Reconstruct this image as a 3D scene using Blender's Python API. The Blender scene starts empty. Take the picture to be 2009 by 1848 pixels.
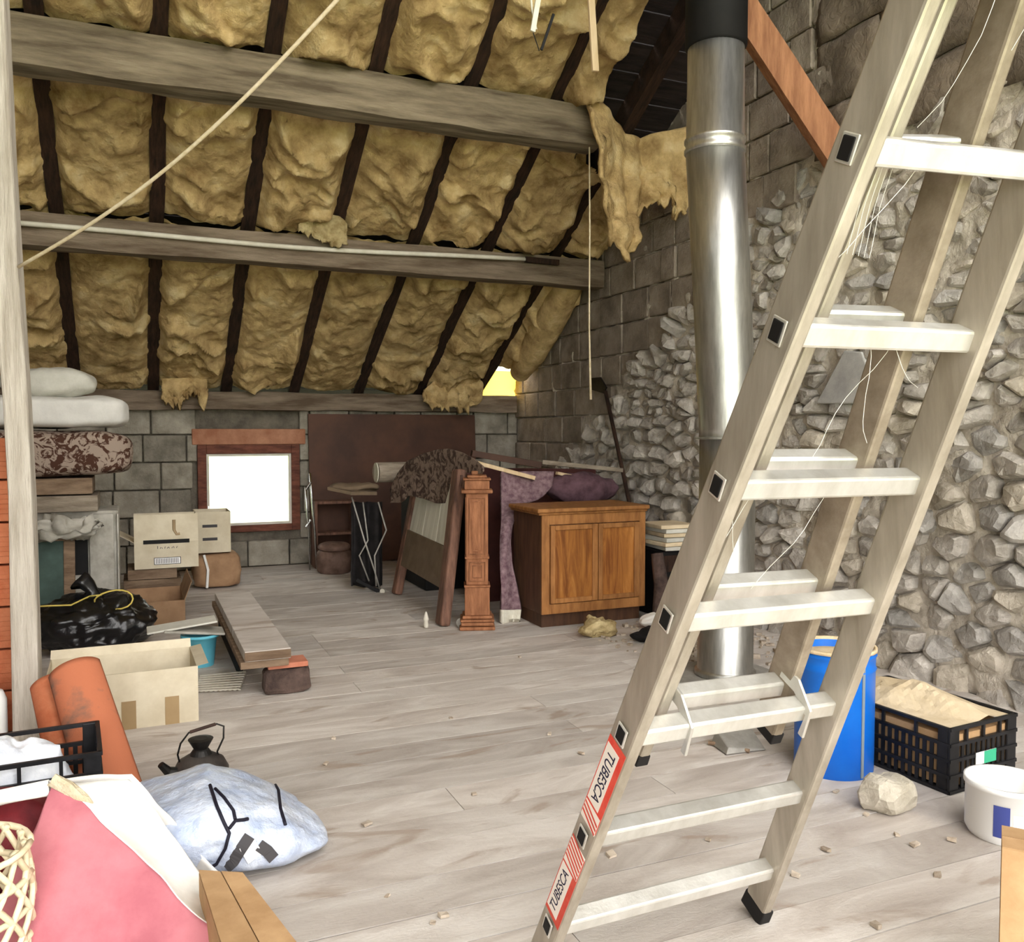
import bpy, bmesh, math, random
from math import sin, cos, pi, radians, sqrt, atan, exp
from mathutils import Vector, Matrix, noise
R = random.Random(7)
S = bpy.context.scene
COL = S.collection

# ------------------------------------------------------------------ camera
F, CX, CY, CAMH = 1724.0, 1004.5, 924.0, 1.4
YAW, PIT = radians(23.3), atan(-79/1724.0)
cam = bpy.data.cameras.new('camera')
cam.sensor_fit = 'HORIZONTAL'; cam.sensor_width = 36; cam.lens = F/2009*36
cam.clip_start = 0.05; cam.clip_end = 200
camo = bpy.data.objects.new('camera', cam); COL.objects.link(camo)
camo.location = (0, 0, CAMH); camo.rotation_euler = (pi/2+PIT, 0, -YAW)
S.camera = camo
# ------------------------------------------------------------------ world, exposure
W = bpy.data.worlds.new('overcast_sky'); S.world = W; W.use_nodes = True
_n = W.node_tree; _n.nodes.clear()
_o = _n.nodes.new('ShaderNodeOutputWorld'); _b = _n.nodes.new('ShaderNodeBackground')
_b.inputs[0].default_value = (1.0, 0.975, 0.945, 1); _b.inputs[1].default_value = 3.0
_n.links.new(_b.outputs[0], _o.inputs[0])
S.view_settings.view_transform = 'Standard'; S.view_settings.look = 'None'
S.view_settings.gamma = 1; S.view_settings.exposure = 1.22
S.view_settings.use_curve_mapping = False

# ------------------------------------------------------------------ pixel helpers (photo 2009x1848)
_fw = Vector((sin(YAW)*cos(PIT), cos(YAW)*cos(PIT), sin(PIT)))
_rt = Vector((cos(YAW), -sin(YAW), 0)); _up = _rt.cross(_fw)
_C = Vector((0, 0, CAMH))
def ray(x, y): return _fw + _rt*((x-CX)/F) - _up*((y-CY)/F)
def pz(x, y, z=0.0): d = ray(x, y); return _C + d*((z-CAMH)/d.z)
def py(x, y, Y): d = ray(x, y); return _C + d*(Y/d.y)
def pX(x, y, X): d = ray(x, y); return _C + d*(X/d.x)

# ------------------------------------------------------------------ materials
def lin(c): return tuple(((v/255)/12.92 if v/255 <= .04045 else ((v/255+.055)/1.055)**2.4) for v in c)
MATS = {}
def mat(name, c1, c2=None, scale=6, stretch=(1, 1, 1), rough=.8, metal=0, bump=0, bscale=None, detail=6,
        c3=None, lo=.35, hi=.65, spec=.3, coat=0, trans=0, alpha=1, dist=0, kind='noise', sheen=0):
    m = bpy.data.materials.new(name); m.use_nodes = True
    nt = m.node_tree; N = nt.nodes; L = nt.links
    p = N['Principled BSDF']
    p.inputs['Roughness'].default_value = rough; p.inputs['Metallic'].default_value = metal
    p.inputs['Specular IOR Level'].default_value = spec; p.inputs['Coat Weight'].default_value = coat
    p.inputs['Transmission Weight'].default_value = trans; p.inputs['Alpha'].default_value = alpha
    p.inputs['Sheen Weight'].default_value = sheen
    tc = N.new('ShaderNodeTexCoord'); mp = N.new('ShaderNodeMapping'); mp.inputs['Scale'].default_value = stretch
    L.new(tc.outputs['Object'], mp.inputs['Vector'])
    oi = N.new('ShaderNodeObjectInfo')
    ad = N.new('ShaderNodeVectorMath'); ad.operation = 'SCALE'
    cb = N.new('ShaderNodeCombineXYZ')
    for i in range(3): L.new(oi.outputs['Random'], cb.inputs[i])
    L.new(cb.outputs[0], ad.inputs[0]); ad.inputs['Scale'].default_value = 37
    ad2 = N.new('ShaderNodeVectorMath'); L.new(mp.outputs[0], ad2.inputs[0]); L.new(ad.outputs[0], ad2.inputs[1])
    vec = ad2.outputs[0]
    def tex(sc):
        t = N.new('ShaderNodeTexNoise'); t.inputs['Scale'].default_value = sc
        t.inputs['Detail'].default_value = detail; t.inputs['Roughness'].default_value = .62
        t.inputs['Distortion'].default_value = dist
        L.new(vec, t.inputs['Vector']); return t.outputs['Fac']
    if c2 is None:
        p.inputs['Base Color'].default_value = (*lin(c1), 1)
    else:
        r = N.new('ShaderNodeValToRGB'); e = r.color_ramp.elements
        e[0].position = lo; e[0].color = (*lin(c1), 1); e[1].position = hi; e[1].color = (*lin(c2), 1)
        if c3: k = e.new(min(.98, hi+.14)); k.color = (*lin(c3), 1)
        L.new(tex(scale), r.inputs[0])
        hs = N.new('ShaderNodeHueSaturation')
        mr = N.new('ShaderNodeMapRange'); mr.inputs[3].default_value = .86; mr.inputs[4].default_value = 1.12
        L.new(oi.outputs['Random'], mr.inputs[0]); L.new(mr.outputs[0], hs.inputs['Value'])
        L.new(r.outputs[0], hs.inputs['Color']); L.new(hs.outputs[0], p.inputs['Base Color'])
    if bump:
        b = N.new('ShaderNodeBump'); b.inputs['Strength'].default_value = min(1, bump); b.inputs['Distance'].default_value = .02*max(1, bump)
        L.new(tex(bscale or scale*4), b.inputs['Height']); L.new(b.outputs[0], p.inputs['Normal'])
    m.diffuse_color = (*lin(c1), 1)
    MATS[name] = m; return m

mat('insulation', (132, 104, 66), (204, 176, 126), 4.5, rough=1, bump=1, bscale=24, c3=(224, 202, 156), lo=.28, hi=.55, spec=.05)
mat('wool_edge', (150, 128, 86), (214, 196, 150), 9, rough=1, bump=1, bscale=30, spec=.05)
mat('rafter_wood', (34, 23, 17), (66, 45, 33), 7, stretch=(6, 1, 1), rough=.9, bump=.5)
mat('purlin_wood', (96, 84, 68), (152, 138, 116), 3, stretch=(.6, 5, 5), rough=.95, bump=.8, bscale=14, c3=(160, 150, 132))
mat('purlin_brown', (100, 84, 68), (150, 134, 116), 3, stretch=(.6, 5, 5), rough=.95, bump=.8, bscale=14)
mat('roof_board', (26, 20, 19), (52, 42, 40), 4, stretch=(.5, 5, 1), rough=.95, bump=.6)
mat('post_wood', (168, 158, 144), (206, 198, 186), 5, stretch=(6, 6, .5), rough=.95, bump=.8, bscale=14, c3=(150, 138, 122))
mat('block', (118, 112, 100), (168, 161, 147), 4, rough=1, bump=.7, bscale=38, c3=(168, 160, 146))
mat('block_gable', (120, 108, 96), (164, 152, 138), 4, rough=1, bump=.7, bscale=38, c3=(168, 158, 146))
mat('mortar_grey', (96, 90, 80), (134, 126, 112), 6, rough=1, bump=1, bscale=40)
mat('ashlar', (92, 82, 70), (140, 126, 110), 2.5, rough=1, bump=1, bscale=16, c3=(160, 148, 132), dist=1)
mat('stone', (152, 145, 136), (204, 197, 187), 7, rough=1, bump=.8, bscale=36, c3=(224, 218, 208))
mat('stone_tan', (164, 154, 138), (210, 200, 184), 7, rough=1, bump=.8, bscale=36)
mat('stone_blue', (146, 142, 136), (192, 187, 180), 7, rough=1, bump=.8, bscale=36)
mat('slate', (150, 148, 146), (180, 178, 174), 5, rough=.9, bump=.3)
mat('mortar', (168, 158, 144), (216, 207, 192), 9, rough=1, bump=1, bscale=30, c3=(222, 212, 198))
mat('floor_plank', (168, 158, 149), (190, 182, 174), 2.0, stretch=(.8, 2.2, 1), rough=.9, bump=.2, bscale=30, c3=(206, 200, 193), dist=1.2, lo=.3, hi=.5)
def stain(m):
    nt = m.node_tree; N = nt.nodes; L = nt.links; p = N['Principled BSDF']; src = p.inputs['Base Color'].links[0].from_socket
    tc = N.new('ShaderNodeTexCoord'); mp = N.new('ShaderNodeMapping'); mp.inputs['Scale'].default_value = (1.0, 2.6, 1)
    t = N.new('ShaderNodeTexNoise'); t.inputs['Scale'].default_value = 1.5; t.inputs['Detail'].default_value = 5; t.inputs['Distortion'].default_value = 2.2
    L.new(tc.outputs['Object'], mp.inputs[0]); L.new(mp.outputs[0], t.inputs['Vector'])
    r = N.new('ShaderNodeValToRGB'); r.color_ramp.elements[0].position = .6; r.color_ramp.elements[1].position = .68; L.new(t.outputs['Fac'], r.inputs[0])
    r.color_ramp.elements[1].color = (.55, .55, .55, 1)
    mx = N.new('ShaderNodeMix'); mx.data_type = 'RGBA'; L.new(r.outputs[0], mx.inputs[0]); L.new(src, mx.inputs[6]); mx.inputs[7].default_value = (*lin((146, 126, 108)), 1)
    L.new(mx.outputs[2], p.inputs['Base Color'])
stain(MATS['floor_plank'])
mat('floor_gap', (58, 50, 44), (80, 72, 64), 4, rough=1)
mat('window_wood', (84, 46, 34), (132, 80, 62), 5, stretch=(1, 1, 4), rough=.7, bump=.4)
mat('lintel', (160, 108, 82), (190, 140, 112), 6, rough=1, bump=.5)
mat('grass', (150, 165, 120), (200, 205, 175), .6, rough=1)
mat('yard_grass', (142, 168, 92), (184, 200, 136), .6, rough=1)
mat('alu', (204, 202, 195), (226, 225, 220), 14, stretch=(1, 1, .1), rough=.34, metal=.62, bump=.08)
mat('alu_dusty', (132, 120, 104), (176, 164, 148), 8, rough=.55, metal=.6, bump=.1)
mat('alu_stile', (150, 141, 127), (190, 182, 169), 10, stretch=(1, 1, .15), rough=.45, metal=.55, bump=.08)
mat('galv', (176, 176, 172), (212, 212, 208), 6, stretch=(4, 4, .6), rough=.4, metal=1, bump=.05)
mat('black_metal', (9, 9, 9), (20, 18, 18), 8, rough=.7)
mat('dark_iron', (26, 25, 25), (54, 52, 50), 10, rough=.5, metal=.6)
mat('brace_wood', (132, 88, 62), (172, 122, 88), 4, stretch=(5, 5, .6), rough=.85, bump=.5)
mat('sticker_red', (204, 58, 44), (216, 84, 66), 30, rough=.5)
mat('sticker_white', (236, 226, 216)); mat('ink', (38, 34, 60))
mat('glass', (240, 245, 240), rough=.02, trans=1, spec=.5)

# ------------------------------------------------------------------ mesh builder
def nz(x, y, z=0, s=1): return noise.noise(Vector((x*s, y*s, z*s)))
def ridged(x, y, z, s):
    a = 0; w = 1
    for o in range(4):
        a += w*(1-abs(noise.noise(Vector((x*s, y*s, z*s)))*2.0)); s *= 2.05; w *= .5
    return a
class B:
    def __init__(s): s.v = []; s.f = []
    def add(s, vs, fs):
        o = len(s.v); s.v += [tuple(p) for p in vs]; s.f += [tuple(o+i for i in f) for f in fs]; return s
    def hexa(s, p):  # 4 bottom ccw, 4 top
        return s.add(p, [(3, 2, 1, 0), (4, 5, 6, 7), (0, 1, 5, 4), (1, 2, 6, 5), (2, 3, 7, 6), (3, 0, 4, 7)])
    def box(s, x0, x1, y0, y1, z0, z1, M=None):
        p = [Vector(q) for q in ((x0, y0, z0), (x1, y0, z0), (x1, y1, z0), (x0, y1, z0), (x0, y0, z1), (x1, y0, z1), (x1, y1, z1), (x0, y1, z1))]
        if M: p = [M @ q for q in p]
        return s.hexa(p)
    def bar(s, a, b, w, h, up=(0, 0, 1)):   # rectangular bar from a to b
        a = Vector(a); b = Vector(b); d = (b-a).normalized(); u = Vector(up)
        x = d.cross(u)
        if x.length < 1e-4: x = d.cross(Vector((0, 1, 0)))
        x.normalize(); u = x.cross(d).normalized()
        q = [(-w/2, -h/2), (w/2, -h/2), (w/2, h/2), (-w/2, h/2)]
        return s.hexa([a+x*i+u*j for i, j in q]+[b+x*i+u*j for i, j in q])
    def tube(s, pts, r, n=8, cap=True, sx=1):
        pts = [Vector(p) for p in pts]; k = len(pts); rr = r if isinstance(r, (list, tuple)) else [r]*k
        vs = []; fs = []
        t = (pts[1]-pts[0]).normalized()
        u = t.cross(Vector((0, 0, 1)))
        if u.length < 1e-3: u = t.cross(Vector((1, 0, 0)))
        u.normalize()
        for i in range(k):
            t = (pts[min(k-1, i+1)]-pts[max(0, i-1)]).normalized()
            u = (u-t*u.dot(t)).normalized(); w = t.cross(u)
            for j in range(n):
                a = 2*pi*j/n; vs.append(pts[i]+u*cos(a)*rr[i]*sx+w*sin(a)*rr[i])
        for i in range(k-1):
            for j in range(n): fs.append((i*n+j, i*n+(j+1) % n, (i+1)*n+(j+1) % n, (i+1)*n+j))
        if cap: fs += [tuple(range(n-1, -1, -1)), tuple((k-1)*n+j for j in range(n))]
        return s.add(vs, fs)
    def lathe(s, prof, n=24, c=(0, 0), cap=True):
        vs = []; fs = []; k = len(prof)
        for r, z in prof:
            for j in range(n): a = 2*pi*j/n; vs.append((c[0]+r*cos(a), c[1]+r*sin(a), z))
        for i in range(k-1):
            for j in range(n): fs.append((i*n+j, i*n+(j+1) % n, (i+1)*n+(j+1) % n, (i+1)*n+j))
        if cap: fs += [tuple(range(n-1, -1, -1)), tuple((k-1)*n+j for j in range(n))]
        return s.add(vs, fs)
    def grid(s, fn, nu, nv):
        vs = [fn(i/nu, j/nv) for j in range(nv+1) for i in range(nu+1)]
        fs = [(j*(nu+1)+i, j*(nu+1)+i+1, (j+1)*(nu+1)+i+1, (j+1)*(nu+1)+i) for j in range(nv) for i in range(nu)]
        return s.add(vs, fs)
    def prism(s, poly, off):   # poly: 3d points ccw, extruded by off
        off = Vector(off); a = [Vector(p) for p in poly]; n = len(a)
        return s.add(a+[p+off for p in a], [tuple(range(n-1, -1, -1)), tuple(range(n, 2*n))]+[(i, (i+1) % n, n+(i+1) % n, n+i) for i in range(n)])
    def noisy(s, amp, sc, seed=0):
        for i, p in enumerate(s.v):
            q = Vector(p)*sc+Vector((seed*3.1, seed*1.7, seed))
            s.v[i] = tuple(Vector(p)+noise.noise_vector(q)*amp)
        return s
    def mesh(s, name):
        me = bpy.data.meshes.new(name); me.from_pydata(s.v, [], s.f)
        bm = bmesh.new(); bm.from_mesh(me); bmesh.ops.recalc_face_normals(bm, faces=bm.faces); bm.to_mesh(me); bm.free()
        return me
    def obj(s, name, m, parent=None, bevel=0, smooth=False, sub=0, solid=0, seg=2):
        me = s.mesh(name); me.materials.append(MATS[m] if isinstance(m, str) else m)
        if smooth:
            for p in me.polygons: p.use_smooth = True
        o = bpy.data.objects.new(name, me); COL.objects.link(o)
        if parent: o.parent = parent
        if solid: d = o.modifiers.new('solid', 'SOLIDIFY'); d.thickness = solid; d.offset = 0
        if bevel: d = o.modifiers.new('bevel', 'BEVEL'); d.width = bevel; d.segments = seg; d.limit_method = 'ANGLE'
        if sub: d = o.modifiers.new('sub', 'SUBSURF'); d.levels = sub; d.render_levels = sub
        return o
def tag(o, label, cat, group=None):
    o['label'] = label; o['category'] = cat
    if group: o['group'] = group
    return o
def struct(o): o['kind'] = 'structure'; return o
def stuff(o): o['kind'] = 'stuff'; return o
def thing(name, label, cat, loc=(0, 0, 0), rz=0, group=None):
    o = bpy.data.objects.new(name, None); COL.objects.link(o); o.empty_display_size = .1
    o.location = loc; o.rotation_euler = (0, 0, rz)
    return tag(o, label, cat, group)
def sgroup(name):
    o = bpy.data.objects.new(name, None); COL.objects.link(o); o.empty_display_size = .1; return struct(o)

# ------------------------------------------------------------------ room shell
XG, YB = 4.08, 9.32            # gable wall plane, low back wall plane
XL = -3.4
SL = .589
def roof(y): return 1.82+SL*(YB-y)
RIDGE = .9
NRM = Vector((0, SL, 1)).normalized()      # roof up-normal

# floor: dark bed + planks along X
fl = struct(B().box(XL-.2, XG+.2, -3, YB+.2, -.14, -.0045).obj('floor', 'floor_gap'))
def plank_mesh(x0, x1, y0, y1, z1, name):
    bw = B(); n = max(2, int((x1-x0)/.5))
    bw.grid(lambda u, v: (x0+(x1-x0)*u, y0+(y1-y0)*v+.004*nz(x0+(x1-x0)*u, v*3+y0, 3, 2), z1+.0015*nz((x0+(x1-x0)*u), y0*2, 9, .8)), n, 2)
    k = len(bw.v); nu = n+1
    bw.v += [(p[0], p[1], -.045) for p in bw.v[:nu]]+[(p[0], p[1], -.045) for p in bw.v[2*nu:3*nu]]
    for i in range(n):
        bw.f.append((k+i, k+i+1, i+1, i)); bw.f.append((2*nu+i, 2*nu+i+1, k+nu+i+1, k+nu+i))
    bw.f.append((0, nu, 2*nu, k+nu, k)); bw.f.append((k+n, k+nu+n, 2*nu+n, nu+n, n))
    return bw.obj(name, 'floor_plank', fl)
y = -2.9; row = 0
while y < YB-.02:
    w = R.uniform(.17, .23); y1 = min(y+w, YB)
    cuts = [XL]+sorted(R.sample([-1.6, -.7, .3, 1.1, 1.9, 2.7], R.choice([1, 1, 2])))+[XG]
    for a, b in zip(cuts, cuts[1:]):
        plank_mesh(a+.0015, b-.0015, y+.0028, y1-.0028, R.uniform(-.0006, .0006), 'floor_plank')
    y = y1; row += 1

# low back wall of blocks with a window opening
wx0, wx1 = py(388, 950, YB).x, py(588, 950, YB).x
wz0, wz1 = py(490, 1043, YB).z, py(490, 872, YB).z
wb = sgroup('wall_back')
B().box(XL, wx0, YB+.06, YB+.3, -.05, 1.62).box(wx1, XG+.3, YB+.06, YB+.3, -.05, 1.62).box(wx0, wx1, YB+.06, YB+.3, -.05, wz0).box(wx0, wx1, YB+.06, YB+.3, wz1+.16, 1.62).obj('mortar_bed', 'mortar_grey', wb)
CH = .272
for r in range(6):
    z0 = r*CH; z1 = min(z0+CH, 1.62); x = XL-R.uniform(0, .3)
    while x < XG:
        w = R.choice([.42, .42, .4, .3, .2]); a, b = x+.007, x+w-.007; x += w
        a = max(a, XL); b = min(b, XG)
        segs = [(a, b)]
        if z1 > wz0-.02 and z0 < wz1+.14:
            segs = [(a, min(b, wx0-.005)), (max(a, wx1+.005), b)]
        for p, q in segs:
            if q-p > .05:
                pr = R.uniform(0, .014)
                B().box(p, q, YB-pr, YB+.08, z0+.007, z1-.006).obj('block', 'block', wb, bevel=.008, seg=1)
# gable wall -------------------------------------------------------------
wg = sgroup('wall_gable')
def stone_top(y): return min(3.08+.12*nz(y, 1, 5, 2.0), 1.12+.64*(7.85-y)+.16*nz(y, 0, 0, 2.2)) if y > 4.4 else 3.08+.12*nz(y, 1, 5, 2)
GY0 = 1.6
def wallpt(u, v):
    y = GY0+(YB+.1-GY0)*u; z = v*(roof(y)+.25)
    return (XG+.003+.03*nz(y, z, 0, 5)+.03*nz(y, z, 4, 14), y, z)
B().grid(wallpt, 240, 130).obj('mortar_bed', 'mortar', wg, smooth=True)
# voronoi rubble
def clip(poly, mx, my, nx, ny):
    out = []; n = len(poly)
    for i in range(n):
        a = poly[i]; b = poly[(i+1) % n]
        da = (a[0]-mx)*nx+(a[1]-my)*ny; db = (b[0]-mx)*nx+(b[1]-my)*ny
        if da <= 0: out.append(a)
        if da*db < 0:
            t = da/(da-db); out.append((a[0]+(b[0]-a[0])*t, a[1]+(b[1]-a[1])*t))
    return out
seeds = []; z = .03
while z < 3.3:
    big = 1.25 if z < 1.5 else 1.0
    hh = R.uniform(.075, .12)*big; y = GY0-.1+R.uniform(0, .2)
    while y < 8.6:
        near = 1.15 if y < 4.6 else .95
        w = R.uniform(.10, .23)*big*near
        cy_, cz_ = y+w/2, z+hh/2+R.uniform(-.045, .045)
        if cz_ < stone_top(cy_)-.02 and cz_ > 0: seeds.append((cy_, cz_))
        y += w
    z += hh
SX = 1.5   # cells wider than tall: distances measured with y shrunk
PS = [(a/SX, b) for a, b in seeds]
cellsz = .3; hashg = {}
for i, (a, b) in enumerate(PS): hashg.setdefault((int(a/cellsz), int(b/cellsz)), []).append(i)
stones = []
for i, (a, b) in enumerate(PS):
    poly = [(a-.16, b-.14), (a+.16, b-.14), (a+.16, b+.14), (a-.16, b+.14)]
    gi, gj = int(a/cellsz), int(b/cellsz)
    for di in (-1, 0, 1):
        for dj in (-1, 0, 1):
            for k in hashg.get((gi+di, gj+dj), ()):
                if k != i:
                    c, d = PS[k]; poly = clip(poly, (a+c)/2, (b+d)/2, c-a, d-b)
                    if not poly: break
    if len(poly) > 2:
        poly = [(p*SX, q) for p, q in poly]
        ar = abs(sum(poly[n][0]*poly[(n+1) % len(poly)][1]-poly[(n+1) % len(poly)][0]*poly[n][1] for n in range(len(poly))))/2
        stones.append((ar, poly, seeds[i]))
tri_c = pX(1668, 745, XG)      # place of the pale triangular slab
def stone_build(bb, poly, c, keep=True):
    # round the cell outline, then rings that bulge out of the wall
    p = []
    n = len(poly)
    for i in range(n):
        a = poly[i]; b = poly[(i+1) % n]
        L_ = sqrt((a[0]-b[0])**2+(a[1]-b[1])**2)
        if L_ < .018: p.append(((a[0]+b[0])/2, (a[1]+b[1])/2)); continue
        p.append((a[0]*.88+b[0]*.12, a[1]*.88+b[1]*.12)); p.append((a[0]*.12+b[0]*.88, a[1]*.12+b[1]*.88))
    n = len(p); cy_ = sum(q[0] for q in p)/n; cz_ = sum(q[1] for q in p)/n
    sz = sqrt(max(1e-4, (max(q[0] for q in p)-min(q[0] for q in p))*(max(q[1] for q in p)-min(q[1] for q in p))))
    g = R.uniform(.86, .97); proud = R.uniform(.03, .075)*min(1.3, sz/.12)*(.62 if c[1] > 2.15 and c[0] < 4.75 else 1)
    tl, tt = R.uniform(-.4, .4), R.uniform(-.5, .12)
    vs = []
    for sc, dp in ((1.0*g, -.05), (.985*g, proud*.55), (.68*g, proud)):
        for q in p:
            dy, dz = (q[0]-cy_)*sc, (q[1]-cz_)*sc
            jit = .3*sz*nz(q[0]*9+sc, q[1]*9, c[0]*5)
            d = dp+(dy*tl+dz*tt)*(1 if dp > 0 else 0)+(jit*.5 if dp > 0 else 0)
            vs.append((XG+.03-d, cy_+dy*(1+jit), cz_+dz*(1+jit)))
    vs.append((XG+.03-proud*1.08, cy_, cz_))
    fs = []
    for k in range(2):
        for i in range(n): fs.append((k*n+i, k*n+(i+1) % n, (k+1)*n+(i+1) % n, (k+1)*n+i))
    for i in range(n): fs.append((2*n+i, 2*n+(i+1) % n, 3*n))
    bb.add(vs, fs)
stones = [s for s in stones if not (abs(s[2][0]-tri_c.y) < .2 and abs(s[2][1]-tri_c.z) < .16)]
def shown(s):   # how large it shows from the camera
    y, z_ = s[2]; return s[0]/(y*y+16)*(1.0 if 2.7 < y < 7.9 else .05)
stones.sort(key=shown, reverse=True)
rest = B()
for i, (ar, poly, c) in enumerate(stones):
    if i < 290:
        b = B(); stone_build(b, poly, c); o = b.obj('stone', R.choice(['stone', 'stone', 'stone', 'stone_tan', 'stone_blue']), wg)
    else: stone_build(rest, poly, c)
stuff(rest.obj('small_stones', 'stone', wg))
B().prism([pX(*q, XG-.07) for q in ((1600, 792), (1728, 792), (1690, 690), (1655, 688))], (.09, 0, 0)).obj('triangular_stone', 'slate', wg, bevel=.008)['label'] = 'pale triangular slate slab set in the wall'
# blocks above the old stone line
r = 0; z0 = 1.0
while z0 < 5.2:
    z1 = z0+CH; y = 4.52-(r % 2)*.2
    while y < YB:
        w = R.choice([.42, .42, .34, .22]); a, b = y+.008, min(y+w-.008, YB-.01); y += w
        m = (a+b)/2
        if (z0+z1)/2 < stone_top(m)+.03 or z0 > roof(a)+.1 or b-a < .05: continue
        B().box(XG-.02-R.uniform(0, .018), XG+.1, a, b, z0+.008, z1-.006).obj('block', 'block_gable', wg, bevel=.008, seg=1)
    z0 = z1; r += 1
# large dark ashlar near the ridge
z0 = 3.12; r = 0
while z0 < 6.2:
    h = R.uniform(.3, .42); y = 1.5+(r % 2)*.3
    while y < 4.5:
        w = min(R.uniform(.55, .95), 4.5-y); a, b = y+.012, y+w-.012; y += w
        if b-a < .1: continue
        bb = B().grid(lambda u, v: (XG-.01-.02*ridged(a+(b-a)*u, z0+h*v, r*.3, 2.6)*min(1, 22*min(u, 1-u)+.3, 22*min(v, 1-v)+.3)+.0, a+(b-a)*u+.02*nz(v*4, r, a), z0+.01+(h-.02)*v+.02*nz(u*4, r, a+9)), 12, 8)
        bb.obj('ashlar_stone', 'ashlar', wg, smooth=True, solid=.03)
    z0 += h; r += 1
# unseen left side wall, run on behind the camera to shade left-facing surfaces
wl = struct(B().box(XL-.2, XL, -3, YB, 0, 6.0).obj('wall_left', 'mortar_grey'))

# ------------------------------------------------------------------ roof
ce = sgroup('ceiling')
def rp(x, y, d): return Vector((x, y, roof(y)))+NRM*d     # d>0 above the rafter underside
yy = RIDGE; k = 0
while yy < YB+.5:     # dark boards above the insulation
    y2 = min(yy+.21, YB+.6)
    xe = XG+.2 if y2 < YB-.25 else 3.66      # boards broken away at the corner of the eaves
    B().hexa([rp(XL, yy+.004, .17), rp(xe, yy+.004, .17), rp(xe, y2-.004, .17), rp(XL, y2-.004, .17), rp(XL, yy+.004, .195), rp(xe, yy+.004, .195), rp(xe, y2-.004, .195), rp(XL, y2-.004, .195)]).obj('roof_board', 'roof_board', ce)
    yy = y2
RX = [-.49+.68*k for k in range(-4, 7)]
def rafter(x, ya, yb, w=.105):
    b = B(); n = 14
    ring = []
    for i in range(n+1):
        y = ya+(yb-ya)*i/n; dx = .012*nz(x, y, 2, 1.5); ww = w*(1+.16*nz(x*3, y, 7, 1.7))
        for sx, d in ((-1, .0), (1, .0), (1, .17), (-1, .17)): b.v.append(tuple(rp(x+dx+sx*ww/2, y, d+.008*nz(x, y*3, sx))))
    for i in range(n):
        for j in range(4): b.f.append((i*4+j, i*4+(j+1) % 4, i*4+4+(j+1) % 4, i*4+4+j))
    b.f += [(0, 1, 2, 3), (n*4, n*4+3, n*4+2, n*4+1)]
    return b.obj('rafter', 'rafter_wood', ce)
for x in RX: rafter(x, RIDGE, YB+.1)
P2Y, P1Y = 7.29, 5.93
def hole(x, y):    # bare patch beside the flue: no wool there
    return x > 3.02+max(0, (y-5.35))*.2 and y < 6.15+.35*(x-3.1)
def batt(xa, xb, ya, yb, seed, name='insulation_batt', ragged=.05):
    nu, nv = 40, int(40*(yb-ya)/.8)
    def fn(u, v):
        y = ya+(yb-ya)*v+ragged*nz(u*3, seed, 1.3)*min(1, 4*abs(v-.5))
        e = 1+.35*nz(v*3.2, seed*2.7, 3)
        x = xa+(xb-xa)*u+(u-.5)*.06*e+.02*nz(v*6, seed, u*2)
        edge = min(1, 7*min(u, 1-u))*min(1, .4+7*min(v, 1-v))
        fold = ridged(x*1.2+seed*3.3, y*2.1+.8*nz(x*2, y*2, seed), seed, .95)/1.875
        fold2 = ridged(x*1.3-seed*2.2, y*1.5, seed+9, 2.9)/1.875
        d = -.015-.05*sin(pi*u)*(.6+.4*sin(pi*v))-edge*(.15*max(0, fold-.5)*2+.055*(fold2-.5))-.012*nz(x, y, seed, 16)
        d += (1-edge)*.06
        return tuple(rp(x, y, d))
    b = B().grid(fn, nu, nv)
    return b
rows = [(P2Y+.02, YB-.02), (P1Y+.02, P2Y-.02), (4.55, P1Y-.02), (3.1, 4.5), (1.4, 3.05)]
sd = 0
for ri, (ya, yb) in enumerate(rows):
    for k in range(len(RX)):
        xa = RX[k]+.045; xb = (RX[k+1] if k+1 < len(RX) else XG)-.045
        if xb-xa < .15: continue
        sd += 1
        if ri >= 2 and xa > 2.8:
            if ri > 2 or k < len(RX)-2: continue
            xb = 3.2 if xa < 3.2 else xa
            if xb-xa < .1: continue
        b = batt(xa, xb, ya, yb-(.42 if ri == 0 and xa > 3.6 else 0), sd)
        if ri == 1 and k >= len(RX)-2:   # torn open towards the bare patch
            b.f = [f for f in b.f if not hole(sum(b.v[i][0] for i in f)/4, sum(b.v[i][1] for i in f)/4)]
        o = b.obj('insulation_batt', 'insulation', ce, smooth=True)
# unseen rear roof slope beyond the ridge, added and sized to block overhead sky (the lower part of that side is open to the sky)
RX1 = .8
B().hexa([(XL, RIDGE, roof(RIDGE)+.2), (RX1, RIDGE, roof(RIDGE)+.2), (RX1, RIDGE-3.2, roof(RIDGE)+.2-3.2*SL), (XL, RIDGE-3.2, roof(RIDGE)+.2-3.2*SL),
          (XL, RIDGE, roof(RIDGE)+.24), (RX1, RIDGE, roof(RIDGE)+.24), (RX1, RIDGE-3.2, roof(RIDGE)+.24-3.2*SL), (XL, RIDGE-3.2, roof(RIDGE)+.24-3.2*SL)]).obj('rear_slope', 'roof_board', ce)
B().box(XG, XG+.2, -3, GY0, 0, 5.4).obj('wall_section', 'mortar', wg)
gr = struct(B().grid(lambda u, v: (-60+120*u, YB+.35+60*v, -.6+8*v), 20, 20).obj('ground_outside', 'grass'))
gr2 = struct(B().box(-60, 60, -60, -3.05, -.7, -.6).obj('ground_yard', 'yard_grass'))

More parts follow.
